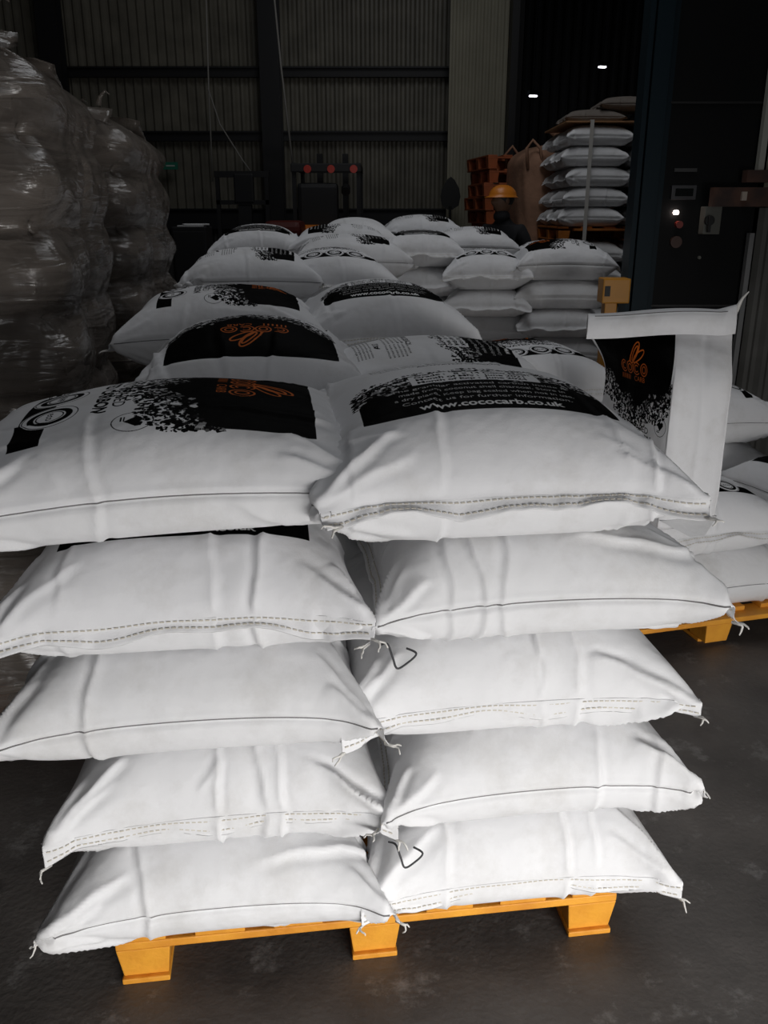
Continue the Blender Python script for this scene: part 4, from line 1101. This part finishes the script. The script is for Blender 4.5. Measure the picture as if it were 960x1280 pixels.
# ------------------------------------------------------------------ person in the orange helmet
M_CLOTH = mat('dark_workwear', (.014, .014, .017), .85, noise=.4, nscale=10); M_SKIN = mat('skin', (.16, .085, .05), .6); M_HAT = mat('orange_helmet_shell', (.62, .20, .02), .35)
def skin_obj(name, chains, m, parent, lev=2):
    """chains: list of [(point, radius), ...]; a chain may start at an existing point"""
    V, R_, E = [], [], []
    def idx(p, r):
        for i, q in enumerate(V):
            if (q - Vector(p)).length < 1e-5: return i
        V.append(Vector(p)); R_.append(r); return len(V) - 1
    for ch in chains:
        prev = None
        for p, r in ch:
            i = idx(p, r)
            if prev is not None: E.append((prev, i))
            prev = i
    me = bpy.data.meshes.new(name); me.from_pydata([tuple(v) for v in V], E, [])
    o = link(name, me, parent); me.materials.append(m)
    md = o.modifiers.new('skin', 'SKIN'); md.use_smooth_shade = True
    sk = me.skin_vertices[0].data if me.skin_vertices else None
    if sk is None:
        import bmesh as _b
        bm = _b.new(); bm.from_mesh(me); bm.verts.layers.skin.verify(); bm.to_mesh(me); bm.free(); sk = me.skin_vertices[0].data
    for i, r in enumerate(R_): sk[i].radius = r if isinstance(r, tuple) else (r, r); sk[i].use_root = (i == 0)
    s = o.modifiers.new('sub', 'SUBSURF'); s.levels = s.render_levels = lev
    return o
t = empty('person', (1.06, 8.12, 0), math.radians(-35), 'person in dark clothes and orange helmet behind the sacks, head turned left', 'person')
body = [[((0, 0, .95), (.15, .11)), ((0, .0, 1.15), (.14, .10)), ((0, .01, 1.36), (.185, .115)), ((0, .01, 1.46), (.12, .08)), ((0, -.005, 1.54), (.055, .055)), ((0, -.015, 1.585), (.052, .052))]]
for s in (-1, 1):
    body.append([((0, .01, 1.36), (.185, .115)), ((s * .17, .01, 1.42), .075), ((s * .235, .02, 1.30), .058), ((s * .275, .03, 1.12), .047), ((s * .27, -.05, .96), .040), ((s * .25, -.12, .86), .030)])
    body.append([((0, 0, .95), (.15, .11)), ((s * .10, 0, .84), .095), ((s * .115, -.01, .50), .062), ((s * .12, .02, .12), .045), ((s * .12, -.02, .06), .045), ((s * .125, -.16, .045), .038)])
skin_obj('body', body, M_CLOTH, t)
def head_mesh():
    V, F = [], []; N, NR = 28, 22
    for j in range(NR + 1):
        q = j / NR; th = PI * q; zc = -math.cos(th)
        for i in range(N):
            an = 2 * PI * i / N; r = math.sin(th)
            x = .075 * r * math.cos(an); y = .097 * r * math.sin(an); z = .118 * zc
            if zc < 0: k = 1 + zc * .28; x *= k; y *= (1 + zc * .12)
            f = max(0, -math.sin(an)) ** 8 * max(0, 1 - (abs(zc + .12) / .25) ** 2)
            y -= .022 * f                                                  # nose
            for ex in (-.45, .45):
                d = ((math.cos(an) - ex) / .2) ** 2 + ((zc - .08) / .12) ** 2
                if math.sin(an) < 0: y += .010 * math.exp(-d)               # eye sockets
            d = (math.cos(an) / .35) ** 2 + ((zc + .45) / .07) ** 2
            if math.sin(an) < 0: y -= .006 * math.exp(-d)                   # lips
            V.append((x, y, z))
    for j in range(NR):
        for i in range(N): F.append((j * N + i, j * N + (i + 1) % N, (j + 1) * N + (i + 1) % N, (j + 1) * N + i))
    return mesh_from('head', V, F, M_SKIN, True)
hd = link('head', head_mesh(), t, (0, -.025, 1.675), (0, 0, math.radians(-30)))
MB().ball((-.075, .005, 0), .026, (.4, .8, 1.2)).done('ear', M_SKIN, hd, smooth=True); MB().ball((.075, .005, 0), .026, (.4, .8, 1.2)).done('ear', M_SKIN, hd, smooth=True)
MB().ball((0, .012, .03), .098, (.86, 1.02, 1.0), 24).done('hair', M_BLK2, hd, smooth=True)
V, F = [], []; N = 32
for j in range(9):
    th = PI / 2 * j / 8
    for i in range(N):
        an = 2 * PI * i / N; r = math.cos(th); V.append((.108 * r * math.cos(an), .130 * r * math.sin(an), .045 + .098 * math.sin(th) + .006 * r * (abs(math.cos(an)) < .2)))
for j in range(8):
    for i in range(N): F.append((j * N + i, j * N + (i + 1) % N, (j + 1) * N + (i + 1) % N, (j + 1) * N + i))
st = len(V)
for i in range(N):
    an = 2 * PI * i / N; k = 1.14 + .22 * max(0, -math.sin(an)) ** 3; V.append((.108 * k * math.cos(an), .130 * k * math.sin(an), .038))
for i in range(N): F.append((i, st + i, st + (i + 1) % N, (i + 1) % N))
hl = link('helmet', mesh_from('helmet', V, F, M_HAT, True), t, (0, -.025, 1.665), (0, 0, math.radians(-30)))
sm = hl.modifiers.new('thickness', 'SOLIDIFY'); sm.thickness = .004
hl['label'] = 'orange hard hat'
for s in (-1, 1):
    w_ = Vector((s * .25, -.12, .86)); ch = [[(w_, .030), (w_ + Vector((0, -.03, -.04)), (.040, .018)), (w_ + Vector((0, -.045, -.085)), (.040, .016))]]
    hnd = skin_obj('hand', ch, M_SKIN, t, 1)
    for q in range(4):
        p = w_ + Vector(((q - 1.5) * .019, -.045, -.090)); l = (.9, 1.05, 1.0, .78)[q]
        skin_obj('finger', [[(p, .009), (p + Vector((0, -.010, -.035 * l)), .0085), (p + Vector((0, .004, -.060 * l)), .008), (p + Vector((0, .02, -.075 * l)), .007)]], M_SKIN, hnd, 1)
    p = w_ + Vector((-s * .032, -.035, -.045)); skin_obj('thumb', [[(p, .011), (p + Vector((-s * .015, -.012, -.028)), .010), (p + Vector((-s * .010, -.018, -.052)), .008)]], M_SKIN, hnd, 1)
MB().ball((0, -.03, 1.545), .075, (1.0, 1.0, .75)).done('neck_scarf', M_CLOTH, t, smooth=True)

def smooth_tube(pts, r, seg):
    p = [Vector(q) for q in pts]; out = []
    for i in range(len(p) - 1):
        a, b, c, d = p[max(i - 1, 0)], p[i], p[i + 1], p[min(i + 2, len(p) - 1)]
        for k in range(6):
            t = k / 6; out.append(.5 * ((2 * b) + (c - a) * t + (2 * a - 5 * b + 4 * c - d) * t * t + (3 * b - a - 3 * c + d) * t ** 3))
    return tube_mesh(out + [p[-1]], r, seg)
# dark twisted strings hanging out between the two columns of the nearest stack
M_STR = mat('dark_string', (.06, .06, .065), .8)
for (u, v, z, lab) in ((.575, -.055, .775, 'dark twisted string loop poking out between third-layer sacks'), (.590, -.075, .335, 'dark string loop poking out between the bottom sacks')):
    x, y = fr_(u, v)
    v_, f_ = smooth_tube([(x - .02, y + .03, z + .012), (x - .006, y + .0, z + .03), (x + .004, y - .012, z + .008), (x + .012, y - .016, z - .012), (x + .03, y - .012, z - .004), (x + .048, y - .004, z + .012), (x + .03, y + .01, z + .016)], .0021, 6)
    tag(link('string', mesh_from('string', v_, f_, M_STR, True)), lab, 'string', 'strings between the sacks')
